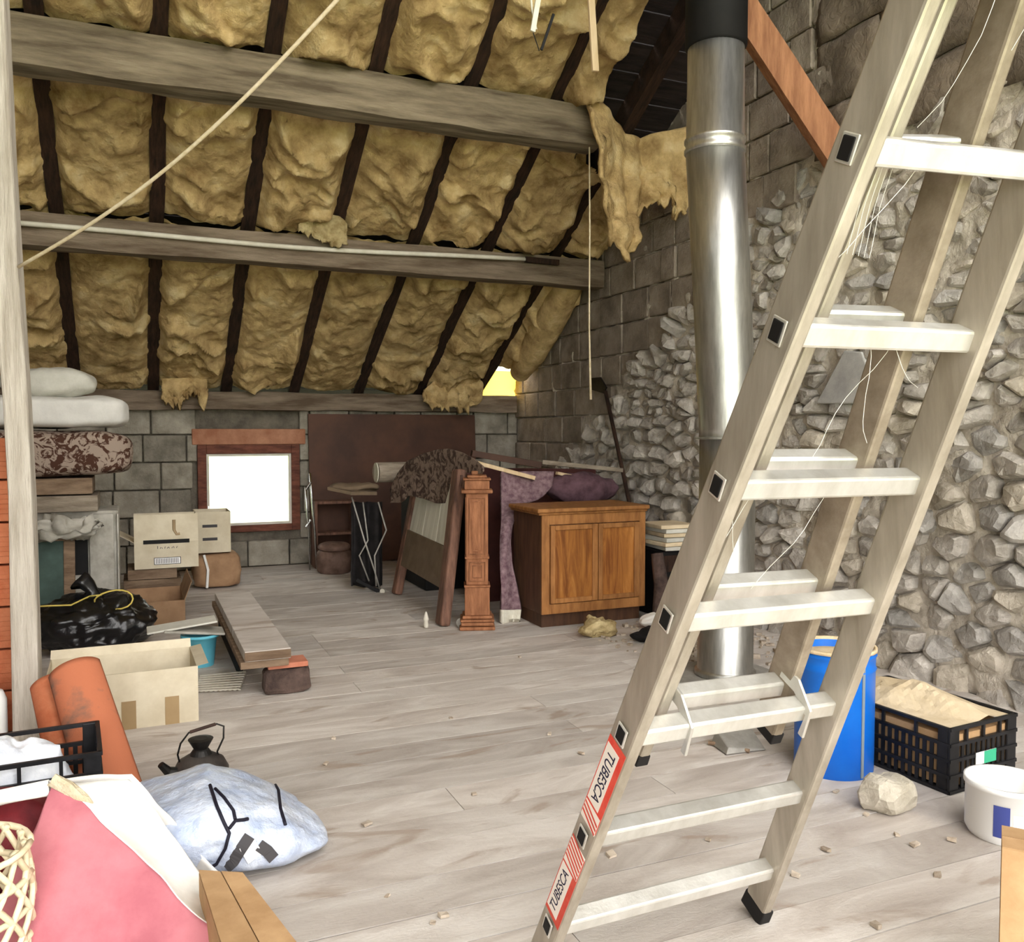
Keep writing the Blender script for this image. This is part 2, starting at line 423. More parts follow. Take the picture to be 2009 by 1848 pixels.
# ------------------------------------------------------------------ big timbers
def beam(name, a, b, w, h, m, amp=.012, n=40, label='', up=(0, 0, 1)):
    a = Vector(a); b = Vector(b); d = (b-a).normalized(); x = d.cross(Vector(up)).normalized(); u = x.cross(d).normalized()
    bb = B(); sec = []
    for i, j in ((-1, -1), (0, -1), (1, -1), (1, 0), (1, 1), (0, 1), (-1, 1), (-1, 0)): sec.append((i*w/2*(1 if i*j == 0 else .95), j*h/2*(1 if i*j == 0 else .95)))
    for i in range(n+1):
        c = a+(b-a)*(i/n); t = (b-a).length*i/n
        for k, (p, q) in enumerate(sec):
            e = amp*(nz(t, k*.7, 3+a.z, 1.6)+.6*nz(t, k*1.3, 9+a.x, 5)); e2 = amp*nz(t, k*.9, 17, 2)
            bb.v.append(tuple(c+x*(p+e)+u*(q+e2)))
    for i in range(n):
        for k in range(8): bb.f.append((i*8+k, i*8+(k+1) % 8, i*8+8+(k+1) % 8, i*8+8+k))
    bb.f += [tuple(range(8)), tuple(n*8+k for k in range(7, -1, -1))]
    o = bb.obj(name, m)
    if label: tag(o, label, 'beam')
    return o
def zp(y, d): return roof(y)-d
beam('purlin', (XL, P1Y, zp(P1Y, .17)), (3.22, P1Y, zp(P1Y, .17)), .22, .3, 'purlin_wood', .02, 60, 'upper thick grey weathered purlin below the insulated rafters')
beam('purlin', (XL, P2Y, zp(P2Y, .17)), (XG-.05, P2Y, zp(P2Y, .17)), .2, .25, 'purlin_brown', .014, 60, 'lower brown purlin carrying a long white rod')
beam('wall_plate', (XL, YB-.01, 1.70), (XG-.06, YB-.01, 1.70), .24, .19, 'purlin_brown', .02, 60, 'rough timber wall plate on top of the low block wall')
# white rod on the lower purlin
pa, pb = py(20, 436, P2Y-.14), py(1030, 509, P2Y-.14)
mat('white_paint', (198, 192, 176), (214, 209, 196), 9, rough=.6)
tag(B().tube([pa+(pb-pa)*t+Vector((0, 0, -.03*sin(pi*t)+.006*sin(9*t))) for t in [i/16 for i in range(17)]], .019, 8).obj('white_rod', 'white_paint', smooth=True), 'long thin white rod fixed along the lower purlin', 'rod')
tag(B().bar(pb+Vector((.002, 0, 0)), pb+Vector((.33, .0, -.005)), .04, .05).obj('purlin_cleat', 'rafter_wood', bevel=.004), 'short dark wood strip at the right end of the white rod', 'wood strip')
# post
pm = 4.4
pl = [(py(a, yy_, pm), py(b, yy_, pm)) for a, b, yy_ in ((-40, 4, -60), (-38, 22, 300), (-14, 40, 560), (4, 52, 780), (14, 62, 980), (20, 72, 1200), (24, 79, 1462))]
bb = B()
for i, (a, b) in enumerate(pl):
    for k, q in enumerate((a, b, b+Vector((.01, .12, 0)), a+Vector((.01, .12, 0)))): bb.v.append(tuple(q+Vector((.008*nz(i, k, 1.5), .006*nz(i, k, 9.5), 0))))
for i in range(len(pl)-1):
    for k in range(4): bb.f.append((i*4+k, i*4+(k+1) % 4, i*4+4+(k+1) % 4, i*4+4+k))
n_ = len(pl)-1; bb.f += [(0, 1, 2, 3), (n_*4, n_*4+3, n_*4+2, n_*4+1)]
zb = min(v[2] for v in bb.v)
bb.v = [(v[0], v[1], 0.0 if v[2] < .06 else v[2]) for v in bb.v]
top = [i for i in range(4)]
for i in top: v = bb.v[i]; bb.v[i] = (v[0]-.02, v[1], roof(v[1])-.01)
tag(bb.obj('post', 'post_wood', bevel=.012), 'pale grey wooden roof post at the left edge of the photo', 'post')
# orange hollow brick pier behind the post
mat('terracotta', (182, 102, 68), (204, 128, 92), 7, rough=.95, bump=.4)
pier = thing('brick_pier', 'orange terracotta hollow brick pier left of the grey post', 'brick pier', (-.62, 4.62, 0))
zz = 0; r = 0
while zz < 1.3:
    for k in range(3):
        x1 = .12-k*.3-(r % 2)*.02
        b = B().box(x1-.29, x1, 0, .2, zz+.004, zz+.19)
        for g in (.05, .095, .14): b.box(x1-.29, x1+.004, -.006, .0, zz+g-.012, zz+g+.012)
        b.obj('brick', 'terracotta', pier, bevel=.004, seg=1)
    zz += .196; r += 1
mat('dark_plank', (46, 34, 30), (70, 52, 44), 5, stretch=(5, 5, 1), rough=.8)
tag(B().box(-1.25, -.66, 4.66, 4.7, zz, zz+.86).obj('dark_board', 'dark_plank', bevel=.005), 'dark brown board standing upright on the orange brick pier', 'board')

# brace at the top right
beam('diagonal_brace', pX(1395, -75, 3.3), pX(1668, 345, 4.09), .11, .18, 'brace_wood', .006, 20, 'reddish brown diagonal timber brace beside the flue pipe')

# ------------------------------------------------------------------ hanging wool
def interp(tab, x):
    for (a, *pa), (b, *pb) in zip(tab, tab[1:]):
        if a <= x <= b: t = (x-a)/(b-a); return [p+(q-p)*t for p, q in zip(pa, pb)]
    return tab[-1][1:] if x > tab[-1][0] else tab[0][1:]
def proof(x, y, d=0.0):
    o = Vector((0, YB, 1.82))+NRM*d; r_ = ray(x, y); t = (o-_C).dot(NRM)/r_.dot(NRM); return _C+r_*t
def flap(name, tab, Yf, m='insulation', parent=None, amp=.05, nu=34, nv=26, sc=5, solid=.03, seed=1, folds=0, rag=0):
    x0, x1 = tab[0][0], tab[-1][0]
    def fn(u, v):
        x = x0+(x1-x0)*u; t, b = interp(tab, x); b += rag*nz(u*22, seed, .5)+rag*.6*nz(u*60, seed, 2.5); y = t+(b-t)*v
        Y = Yf(x, t, v) if callable(Yf) else Yf
        p = py(x, y, Y); p.y += amp*(nz(p.x+seed, p.z, 1, sc)+.5*nz(p.x+seed, p.z, 4, sc*2.7))*(.3+.7*v)
        p.y += folds*sin(u*40+3*nz(v, u*5, seed))*(.3+.7*v)
        return tuple(p)
    return B().grid(fn, nu, nv).obj(name, m, parent, smooth=True, solid=solid)
tab = [(1160, 188, 225), (1175, 198, 330), (1195, 225, 420), (1206, 240, 478), (1225, 262, 502), (1245, 268, 492), (1256, 270, 425), (1280, 262, 398), (1310, 258, 403), (1335, 255, 426), (1358, 248, 412)]
tag(flap('hanging_insulation', tab, lambda x, t, v: proof(x, t, -.02).y-.05-.15*v*(x < 1250), amp=.13, sc=5, seed=2, folds=.02, rag=26, nu=70, nv=40), 'torn sheet of yellow insulation hanging between purlin end and flue', 'insulation')
tag(flap('hanging_insulation', [(585, 440, 450), (612, 415, 462), (640, 420, 478), (665, 425, 487), (680, 440, 478)], P2Y-.2, m='wool_edge', amp=.06, sc=9, seed=5, rag=10), 'pale torn wool flap drooping over the lower purlin', 'insulation')
tag(flap('hanging_insulation', [(318, 742, 782), (350, 742, 798), (375, 740, 775), (388, 742, 770), (398, 745, 812), (406, 745, 770)], YB-.26, amp=.09, sc=9, seed=8, rag=14), 'ragged wool tuft hanging above the window', 'insulation')
tag(flap('hanging_insulation', [(832, 765, 790), (856, 742, 800), (880, 690, 804), (905, 700, 806), (928, 735, 800), (946, 750, 778)], YB-.28, amp=.11, sc=8, seed=11, rag=14), 'wool piece sagging over the wall plate near the corner', 'insulation')
def roll(a, b, r, seed):
    bb = B()
    def fn(u, v):
        c = a+(b-a)*u; ang = 2*pi*v; rr = r*(1+.3*ridged(c.y, ang*.5, seed, 1.1)/1.9-.15)*(.6+.4*sin(pi*min(1, max(0, u*.9+.1))))
        return tuple(c+Vector((1, 0, 0))*cos(ang)*rr+Vector((0, .5, .86))*sin(ang)*rr)
    return bb.grid(fn, 30, 24).obj('insulation_roll', 'insulation', smooth=True)
tag(roll(rp(3.86, 7.5, -.06), rp(3.86, YB-.5, -.12), .17, 3), 'rounded yellow insulation roll along the gable corner under the roof', 'insulation')

# ------------------------------------------------------------------ cords, strings and bits under the roof
mat('cord', (214, 196, 160), (232, 218, 190), 40, rough=.9)
a, b = Vector((py(36, 524, 4.38))), py(760, -110, 3.0)
pts = []
for i in range(25):
    t = i/24; p = a+(b-a)*t; p.z -= .12*sin(pi*t); pts.append(p)
tag(B().tube(pts, .0075, 7).obj('rope', 'cord', smooth=True), 'cream rope stretched diagonally from the post up to the roof', 'rope')
tag(B().tube([py(1156, 190, 5.86), py(1157, 450, 5.86), py(1156, 640, 5.86), py(1159, 784, 5.86)], [.006, .006, .006, .010], 6).obj('pull_string', 'cord', smooth=True), 'thin pale string hanging straight down from the upper purlin end', 'string')
mat('pale_wood', (206, 178, 138), (226, 202, 168), 5, stretch=(4, 4, .5), rough=.8)
tag(B().bar(py(1156, -60, 4.95), py(1168, 140, 4.95), .045, .02, up=(0, 1, 0)).obj('hanging_batten', 'pale_wood', bevel=.002), 'thin pale wooden batten hanging from the roof above the string', 'batten')
wh = thing('window_opener', 'white roof window opener bars hanging at the top of the photo', 'opener', tuple(py(1050, -40, 4.5)))
o_ = wh.location
def rel(pts): return [p-o_ for p in pts]
B().bar(*rel([py(1066, -60, 4.5), py(1045, 62, 4.5)]), .03, .012, up=(0, 1, 0)).obj('bar', 'white_paint', wh, bevel=.002)
B().tube(rel([py(1036, -60, 4.52), py(1044, 20, 4.52), py(1052, 58, 4.52)]), .006, 6).obj('strut', 'white_paint', wh)
B().bar(*rel([py(1086, 28, 4.5), py(1062, 98, 4.5)]), .014, .01, up=(0, 1, 0)).obj('handle', 'black_metal', wh)
B().tube(rel([py(1046, 64, 4.5), py(1058, 100, 4.5), py(1064, 94, 4.5)]), .003, 5).obj('cord', 'black_metal', wh)

# yellow tarp added outside the small eaves gap to colour the daylight there
mt = bpy.data.materials.new('yellow_daylight_sheet'); mt.use_nodes = True; nt = mt.node_tree
tl_ = nt.nodes.new('ShaderNodeBsdfTranslucent'); tl_.inputs[0].default_value = (.8, .52, .07, 1)
nt.links.new(tl_.outputs[0], nt.nodes['Material Output'].inputs[0]); MATS['yellow_daylight_sheet'] = mt
tag(B().grid(lambda u, v: (2.9+1.7*u, YB+.32-.5*v*v+.02*nz(u*6, v*6), 1.45+.62*v), 10, 6).obj('yellow_daylight_sheet', 'yellow_daylight_sheet'), 'added translucent yellow sheet imitating yellow daylight in the gap under the eaves', 'daylight_sheet')

# ------------------------------------------------------------------ window
wf = struct(bpy.data.objects.new('window_1', None)); COL.objects.link(wf); wf.location = ((wx0+wx1)/2, YB, wz0)
wW, wH = (wx1-wx0)/2, wz1-wz0; t_ = .085
f = B().box(-wW, -wW+t_, -.02, .07, 0, wH).box(wW-t_, wW, -.02, .07, 0, wH).box(-wW+t_, wW-t_, -.02, .07, 0, t_*.8).box(-wW+t_, wW-t_, -.02, .07, wH-t_*1.1, wH)
f.obj('window_frame', 'window_wood', wf, bevel=.006)
s_ = .025; a0 = wW-t_
B().box(-a0, -a0+s_, 0, .05, t_*.8, wH-t_*1.1).box(a0-s_, a0, 0, .05, t_*.8, wH-t_*1.1).box(-a0+s_, a0-s_, 0, .05, t_*.8, t_*.8+s_).box(-a0+s_, a0-s_, 0, .05, wH-t_*1.1-s_, wH-t_*1.1).obj('sash', 'white_paint', wf, bevel=.003)
B().box(-a0+s_, a0-s_, .022, .026, t_*.8+s_, wH-t_*1.1-s_).obj('pane', 'glass', wf)
B().box(-wW-.05, wW+.06, -.035, .1, wH, wH+.16).obj('lintel', 'lintel', wf, bevel=.01)
B().tube([(-a0+.01, -.03, .28), (-a0+.01, -.04, .2), (-a0+.012, -.045, .15)], .008, 6).obj('latch', 'alu', wf)

# ------------------------------------------------------------------ flue pipe
PC = Vector((3.06, 4.05, 0)); 
def pzv(y): return py(1436, y, 4.05).z
flue = thing('flue_pipe', 'tall shiny galvanised flue pipe rising to a black top section', 'flue pipe', tuple(PC))
lower = pzv(858); ub = pzv(560); ut = pzv(300); tt = pzv(100)
off = py(1406, 300, 4.05).x-py(1437, 300, 4.05).x; off2 = py(1422, 560, 4.05).x-py(1437, 560, 4.05).x
B().lathe([(.170, .0215), (.170, .05), (.158, .055), (.155, .06), (.155, lower)], 48).obj('lower_pipe', 'galv', flue, smooth=True)
B().tube([(0, 0, lower-.01), (0, 0, lower+.06), (off2, 0, ub), (off, 0, ut)], .158, 48, sx=1).obj('middle_pipe', 'galv', flue, smooth=True)
B().lathe([(.155, lower-.012), (.186, lower-.008), (.186, lower), (.158, lower+.004)], 48).obj('collar', 'galv', flue, smooth=False)
B().lathe([(.158, ut-.02), (.166, ut-.015), (.166, ut), (.158, ut+.01), (.158, ut+.035), (.166, ut+.04), (.166, ut+.055), (.156, ut+.06), (.152, tt)], 48, c=(off, 0)).obj('upper_pipe', 'galv', flue, smooth=True)
B().lathe([(.152, tt-.01), (.166, tt), (.166, roof(PC.y)-.08)], 40, c=(off, 0)).obj('black_section', 'black_metal', flue, smooth=True)
mat('plate_metal', (150, 146, 138), (182, 178, 170), 8, rough=.6, metal=.4)
tag(B().box(PC.x-.42, PC.x+.3, PC.y-.25, PC.y+.3, .004, .02).obj('hearth_plate', 'plate_metal', bevel=.003), 'flat grey plate on the floor under the flue pipe', 'floor plate')

# ------------------------------------------------------------------ ladder
LO = Vector((.9111, 1.8898, .191)); LU = Vector((.0241, -.1327, .2764)); RO = Vector((1.5889, 1.904, .191)); RU = Vector((-.0319, -.1439, .2764))
lad = thing('extension_ladder', 'aluminium two section ladder leaning across the right foreground', 'ladder', (1.25, 1.99, 0))
lo_ = Vector((1.25, 1.99, 0))
def Lp(k): return LO+LU*k-lo_
def Rp(k): return RO+RU*k-lo_
wv = (RO-LO).normalized(); uu = ((LU+RU)/2).normalized()
n1 = uu.cross(wv).normalized()
if n1.y > 0: n1 = -n1                 # towards the camera
TOPK = 8.3; k0 = -LO.z/LU.z
SW, SD = .03, .082
def stile(p0, p1, inward, off, name, par, m='alu_stile', sw=SW, sdp=SD):
    d = (p1-p0).normalized(); x = (inward-d*inward.dot(d)).normalized(); nn = n1
    b = B(); fl_ = .006
    def prof(c):
        A = [(0, -sdp/2), (0, sdp/2), (sw, sdp/2), (sw, -sdp/2)]
        return [c+x*i+nn*(j+off) for i, j in A]
    return b.hexa(prof(p0)+prof(p1)).obj(name, m, par, bevel=.006)
sl = stile(Lp(k0+.06), Lp(TOPK), wv, 0, 'stile', lad); sr = stile(Rp(k0+.06), Rp(TOPK), -wv, 0, 'stile', lad)
# right stile: measured points are its inner face, so push it outward
sr.location = wv*SW
mat('rubber', (22, 20, 20), rough=.7)
for P, s_ in ((Lp, 1), (Rp, 1)):
    c = P(k0+.12)+wv*(.015)
    B().hexa([c+uu*(-.025)+wv*i*.019+n1*j*.045 for i, j in ((-1, -1), (1, -1), (1, 1), (-1, 1))]+[c+uu*.03+wv*i*.018+n1*j*.044 for i, j in ((-1, -1), (1, -1), (1, 1), (-1, 1))]).obj('foot', 'rubber', lad, bevel=.004)
for k in range(9):
    a, b = Lp(k), Rp(k)+wv*SW; d = (b-a).normalized()
    B().bar(a+d*SW*.6, b-d*SW*.6, .046, .044, up=uu).obj('rung', 'alu', lad, bevel=.006)
    # rung ends on the outer faces; black blocks paint in the hollows' shade
    for q, sg in ((a, -1), (b, 1)):
        B().hexa([q+d*sg*.001+d*sg*t*.004+uu*i*.024+n1*j*.019 for t in (0, 1) for i, j in ((-1, -1), (1, -1), (1, 1), (-1, 1))]).obj('rung_collar', 'alu', lad, bevel=.004)
        B().hexa([q+d*sg*.003+d*sg*t*.004+uu*i*.019+n1*j*.014 for t in (0, 1) for i, j in ((-1, -1), (1, -1), (1, 1), (-1, 1))]).obj('rung_hole_shade', 'black_metal', lad, bevel=.003)
# second section behind
off = -.086; ins = .055; INS = {1: .118, -1: .06}
s2 = []
for P, sg in ((Lp, 1), (Rp, -1)):
    s2.append(stile(P(1.5)+wv*sg*INS[sg], P(TOPK-.2)+wv*sg*INS[sg], wv*sg, off, 'rear_stile', lad, m='alu_dusty' if sg < 0 else 'alu_stile'))
    c = P(1.5)+wv*sg*(INS[sg]+.015)+n1*off
    B().hexa([c+uu*(-.012)+wv*i*.017+n1*j*.042 for i, j in ((-1, -1), (1, -1), (1, 1), (-1, 1))]+[c+uu*.02+wv*i*.0165+n1*j*.0425 for i, j in ((-1, -1), (1, -1), (1, 1), (-1, 1))]).obj('foot', 'rubber', lad, bevel=.003)
for k in range(2, 9):
    a, b = Lp(k)+wv*(INS[1]+.01)+n1*off, Rp(k)-wv*(INS[-1]+.01)+n1*off
    if (b-a).dot(wv) < .03: continue
    B().bar(a, b, .046, .044, up=uu).obj('rear_rung', 'alu', lad, bevel=.006)
for P, sg in ((Lp, 1), (Rp, -1)):   # hooks that hang the rear section on the third rung
    c = P(2)+wv*sg*(INS[sg]+.034)
    hp = [c+n1*off+uu*.062, c+n1*(off*.35)+uu*.062, c+n1*.034+uu*.022, c+n1*.042-uu*.055, c+n1*.024-uu*.055, c+n1*.024-uu*.0, c+n1*(off*.35)+uu*.026, c+n1*off+uu*.026]
    B().prism(hp, wv*.008).obj('hook', 'alu', lad, bevel=.002)
# stickers on the outer face of the left stile
xo = -wv
def onface(k, j, e): return Lp(k)+n1*j+xo*e
def patch(name, k0_, k1_, j0, j1, m, e):
    return B().hexa([onface(k0_, j0, .0003), onface(k0_, j1, .0003), onface(k1_, j1, .0003), onface(k1_, j0, .0003), onface(k0_, j0, e), onface(k0_, j1, e), onface(k1_, j1, e), onface(k1_, j0, e)]).obj(name, m, lad)
patch('sticker', .1, .86, -.036, .036, 'sticker_red', .0010); patch('sticker', 1.14, 1.9, -.036, .036, 'sticker_red', .0010)
patch('sticker_panel', .14, .62, -.033, .018, 'sticker_white', .0014); patch('sticker_panel', 1.3, 1.84, -.033, .018, 'sticker_white', .0014)
patch('sticker_panel', .64, .88, -.034, .034, 'sticker_white', .0014); patch('sticker_panel', 1.12, 1.28, -.034, .034, 'sticker_white', .0014)
for q in range(6):
    for base in ((.645, 1.12) if q < 3 else (.645,)):
        kk = base+q*.04
        B().hexa([onface(kk+.05*(j < 0), j*.033, e) if w_ else onface(kk+.018+.05*(j < 0), j*.033, e) for e in (.0015, .0018) for j, w_ in ((-1, 1), (1, 1), (1, 0), (-1, 0))]).obj('sticker_stripe', 'sticker_red', lad)
def text_mesh(txt, size, name, m, M, parent):
    cu = bpy.data.curves.new('t', 'FONT'); cu.body = txt; cu.size = size; cu.extrude = .0003; cu.align_x = 'CENTER'; cu.align_y = 'CENTER'
    to = bpy.data.objects.new('t', cu); COL.objects.link(to)
    bpy.context.view_layer.update()
    me = bpy.data.meshes.new_from_object(to.evaluated_get(bpy.context.evaluated_depsgraph_get()))
    bpy.data.objects.remove(to)
    me.transform(M); me.materials.append(MATS[m])
    o = bpy.data.objects.new(name, me); COL.objects.link(o); o.parent = parent; return o
def basis(x, y, z, o):
    return Matrix(((x.x, y.x, z.x, o.x), (x.y, y.y, z.y, o.y), (x.z, y.z, z.z, o.z), (0, 0, 0, 1)))
uL = LU.normalized(); nL = (n1-uL*n1.dot(uL)).normalized(); oL = -uL.cross(nL)
text_mesh('TUBESCA', .034, 'lettering', 'ink', basis(-uL, nL, oL, onface(1.57, -.0075, .0019)) @ Matrix.Diagonal((1.0, 1.25, 1, 1)), lad)
text_mesh('TUBESCA', .031, 'lettering', 'ink', basis(uL, -nL, oL, onface(.38, -.0075, .0019)) @ Matrix.Diagonal((1.0, 1.25, 1, 1)), lad)
# loft edge beam that carries the ladder head, above the frame
hz_ = (LO+LU*8.1)
beam('loft_beam', (XL, hz_.y-.16, hz_.z+.05), (XG, hz_.y-.16, hz_.z+.05), .14, .2, 'purlin_wood', .005, 12, 'loft edge beam that the ladder head leans against')
# ------------------------------------------------------------------ loose things
mat('cardboard', (164, 130, 92), (186, 152, 112), 8, rough=.95, bump=.1)
mat('cardboard_pale', (198, 186, 160), (216, 206, 182), 6, rough=.95, bump=.08)
mat('cardboard_dark', (134, 104, 78), (160, 128, 98), 6, rough=.95)
mat('tape', (150, 126, 92), (160, 136, 100), 5, rough=.4)
mat('white_cloth', (222, 220, 214), (240, 238, 232), 6, rough=.95, bump=.15)
mat('grey_cloth', (196, 194, 182), (214, 212, 202), 6, rough=.95, bump=.2)
mat('floral', (78, 50, 38), (168, 150, 136), 13, rough=.95, lo=.46, hi=.52, dist=1.5, detail=3)
mat('floral_dark', (62, 46, 39), (124, 106, 93), 14, rough=.95, lo=.44, hi=.56, dist=1.5, detail=4)
mat('old_white', (150, 146, 134), (196, 192, 182), 6, rough=.8, c3=(206, 202, 192))
mat('old_wood', (104, 84, 66), (146, 124, 102), 4, stretch=(1, 5, 5), rough=.9, bump=.4)
mat('grey_wood', (118, 106, 92), (160, 148, 132), 4, stretch=(1, 6, 6), rough=.95, bump=.5)
mat('green_paint', (48, 66, 60), (70, 92, 84), 5, rough=.6)
mat('bin_bag', (10, 10, 12), (22, 22, 25), 5, rough=.28, spec=.6, bump=.25, bscale=14)
mat('black_plastic', (20, 20, 22), (34, 34, 37), 14, rough=.45)
mat('blue_plastic', (8, 100, 206), (16, 116, 222), 3, rough=.4, spec=.4)
mat('light_blue', (92, 178, 200), (112, 196, 214), 5, rough=.5)
mat('seam_grey', (120, 132, 140), rough=.6)
mat('sand', (206, 184, 146), (228, 208, 172), 12, rough=1, bump=.4)
mat('paper', (206, 186, 152), (224, 206, 174), 8, rough=.95, bump=.2)
mat('bag_film', (172, 186, 214), (218, 226, 240), 9, rough=.28, spec=.6, bump=.9, bscale=12)
mat('clear_film', (206, 212, 224), (236, 240, 246), 8, rough=.3, spec=.5, bump=.5, bscale=18)
mat('pink_cloth', (164, 94, 104), (186, 116, 124), 5, rough=.95, bump=.15)
mat('maroon', (84, 20, 28), (128, 36, 44), 6, rough=.6, bump=.2)
mat('cream_rope', (206, 190, 158), (226, 214, 186), 30, rough=.95, bump=.6)
mat('wicker', (214, 200, 164), (234, 222, 192), 20, rough=.8)
mat('terracotta_moss', (116, 98, 86), (192, 116, 84), 3, rough=.95, bump=.3, lo=.38, hi=.5)
mat('brown_board', (62, 38, 26), (82, 52, 36), 3, rough=.6)
mat('dark_wood', (84, 60, 50), (134, 98, 80), 4, stretch=(6, 6, 1), rough=.75, bump=.3)
mat('panel_brown', (108, 92, 74), (124, 106, 86), 8, rough=.9)
mat('panel_white', (206, 203, 186), (236, 234, 220), 3, stretch=(1, 3, .6), rough=.8)
mat('newel_wood', (122, 78, 50), (160, 108, 74), 5, stretch=(5, 5, 1), rough=.7, bump=.3)
mat('oak', (134, 88, 46), (176, 122, 70), 4, stretch=(5, 5, 1), rough=.5, bump=.15)
mat('oak_panel', (120, 70, 30), (168, 110, 52), 2.4, stretch=(6, 3, .7), rough=.45, dist=1.4, lo=.4, hi=.6, c3=(190, 136, 76))
mat('oak_dark', (70, 46, 32), (96, 66, 46), 4, stretch=(5, 5, 1), rough=.6)
mat('purple_carpet', (112, 84, 92), (164, 138, 142), 26, rough=1, bump=.4, lo=.35, hi=.7)
mat('cream_pile', (214, 208, 188), (232, 228, 212), 30, rough=1, bump=.5)
mat('chrome', (200, 200, 200), rough=.2, metal=1)
mat('black_cloth', (22, 20, 20), (44, 40, 40), 9, rough=.9)
mat('label_blue', (64, 74, 140)); mat('label_green', (60, 170, 130)); mat('label_white', (238, 238, 236))
mat('yellow_string', (206, 186, 96)); mat('zip_black', (24, 22, 36), rough=.6); mat('strap', (72, 70, 72), rough=.9)
mat('brick_red', (190, 118, 92), (208, 138, 112), 8, rough=.95)
mat('dark_stone', (62, 50, 46), (104, 86, 78), 9, rough=1, bump=.6)
mat('pale_rock', (186, 178, 160), (216, 208, 192), 7, rough=1, bump=.7, bscale=22)
mat('debris_chip', (150, 134, 116), (196, 184, 168), 20, rough=1)
mat('copper_dark', (40, 36, 36), (84, 78, 74), 8, rough=.5, metal=.3)

def cloth_noise(p, amp, sc, seed): return Vector(p)+noise.noise_vector(Vector(p)*sc+Vector((seed, seed*2, 0)))*amp
def blob(name, m, c, r, parent=None, amp=.03, sc=4, seed=0, pw=1.0, flat=True, nu=40, nv=26, smooth=True, fold=0):
    def sp(v, e): return math.copysign(abs(v)**e, v)
    def fn(u, v):
        a, b = 2*pi*u, pi*(v-.5)
        p = Vector((c[0]+r[0]*sp(cos(a), pw)*sp(cos(b), pw), c[1]+r[1]*sp(sin(a), pw)*sp(cos(b), pw), c[2]+r[2]*sp(sin(b), pw)))
        nn = noise.noise_vector(p*sc+Vector((seed, seed*1.3, seed*.7)))+noise.noise_vector(p*sc*2.6+Vector((seed, 0, 0)))*.4
        p = p+nn*amp
        if fold: p += (p-Vector(c)).normalized()*fold*(ridged(p.x, p.y+seed, p.z, sc*.8)/1.9-.6)
        if flat and p.z < c[2]-r[2]*.92: p.z = c[2]-r[2]*.92
        return tuple(p)
    bb = B().grid(fn, nu, nv)
    me = bb.mesh(name); bm = bmesh.new(); bm.from_mesh(me); bmesh.ops.remove_doubles(bm, verts=bm.verts, dist=.0005); bmesh.ops.recalc_face_normals(bm, faces=bm.faces); bm.to_mesh(me); bm.free()
    me.materials.append(MATS[m])
    for p in me.polygons: p.use_smooth = smooth
    o = bpy.data.objects.new(name, me); COL.objects.link(o)
    if parent: o.parent = parent
    return o
from mathutils.bvhtree import BVHTree
def stick(o, pix, off=.004, loc=Vector((0, 0, 0))):
    me = o.data; t = BVHTree.FromPolygons([v.co+loc for v in me.vertices], [tuple(p.vertices) for p in me.polygons])
    out = []
    for i in range(len(pix)-1):
        for k in range(6):
            x = pix[i][0]+(pix[i+1][0]-pix[i][0])*k/6; y = pix[i][1]+(pix[i+1][1]-pix[i][1])*k/6
            d = ray(x, y).normalized(); h = t.ray_cast(_C, d)
            if h[0] is not None: out.append(h[0]-d*off-loc)
    return out
def ribbon(pts, w, name, m, parent, th=.002):
    b = B(); n = len(pts)
    for i in range(n):
        d = (pts[min(n-1, i+1)]-pts[max(0, i-1)]).normalized(); v = (pts[i]+(parent.location if parent else Vector())-_C).normalized(); s_ = d.cross(v).normalized()
        b.v += [tuple(pts[i]-s_*w/2), tuple(pts[i]+s_*w/2)]
    for i in range(n-1): b.f.append((2*i, 2*i+1, 2*i+3, 2*i+2))
    return b.obj(name, m, parent, solid=th)

def carton(t, w, d, h, m, th=.006, flaps=(), closed=False, inner=None):
    """open (or closed) cardboard box, origin front left bottom corner at local 0, panels as parts"""
    B().box(0, w, 0, th, 0, h).obj('front_panel', m, t); B().box(0, w, d-th, d, 0, h).obj('back_panel', m, t)
    B().box(0, th, th, d-th, 0, h).obj('side_panel', m, t); B().box(w-th, w, th, d-th, 0, h).obj('side_panel', m, t)
    B().box(th, w-th, th, d-th, .001, th).obj('bottom_panel', m, t)
    if closed: B().box(0, w, 0, d/2-.001, h, h+.004).obj('flap', m, t); B().box(0, w, d/2+.001, d, h, h+.004).obj('flap', m, t)
    for side, ln, ang in flaps:
        a = radians(ang)
        if side == 'front': B().hexa([(0, 0, h), (w, 0, h), (w, .004, h), (0, .004, h), (0, -ln*sin(a), h+ln*cos(a)), (w, -ln*sin(a), h+ln*cos(a)), (w, .004-ln*sin(a), h+ln*cos(a)), (0, .004-ln*sin(a), h+ln*cos(a))]).obj('flap', m, t)
        if side == 'back': B().hexa([(0, d-.004, h), (w, d-.004, h), (w, d, h), (0, d, h), (0, d-.004+ln*sin(a), h+ln*cos(a)), (w, d-.004+ln*sin(a), h+ln*cos(a)), (w, d+ln*sin(a), h+ln*cos(a)), (0, d+ln*sin(a), h+ln*cos(a))]).obj('flap', m, t)
        if side == 'left': B().hexa([(0, 0, h), (.004, 0, h), (.004, d, h), (0, d, h), (-ln*sin(a), 0, h+ln*cos(a)), (.004-ln*sin(a), 0, h+ln*cos(a)), (.004-ln*sin(a), d, h+ln*cos(a)), (-ln*sin(a), d, h+ln*cos(a))]).obj('flap', m, t)
        if side == 'right': B().hexa([(w-.004, 0, h), (w, 0, h), (w, d, h), (w-.004, d, h), (w-.004+ln*sin(a), 0, h+ln*cos(a)), (w+ln*sin(a), 0, h+ln*cos(a)), (w+ln*sin(a), d, h+ln*cos(a)), (w-.004+ln*sin(a), d, h+ln*cos(a))]).obj('flap', m, t)

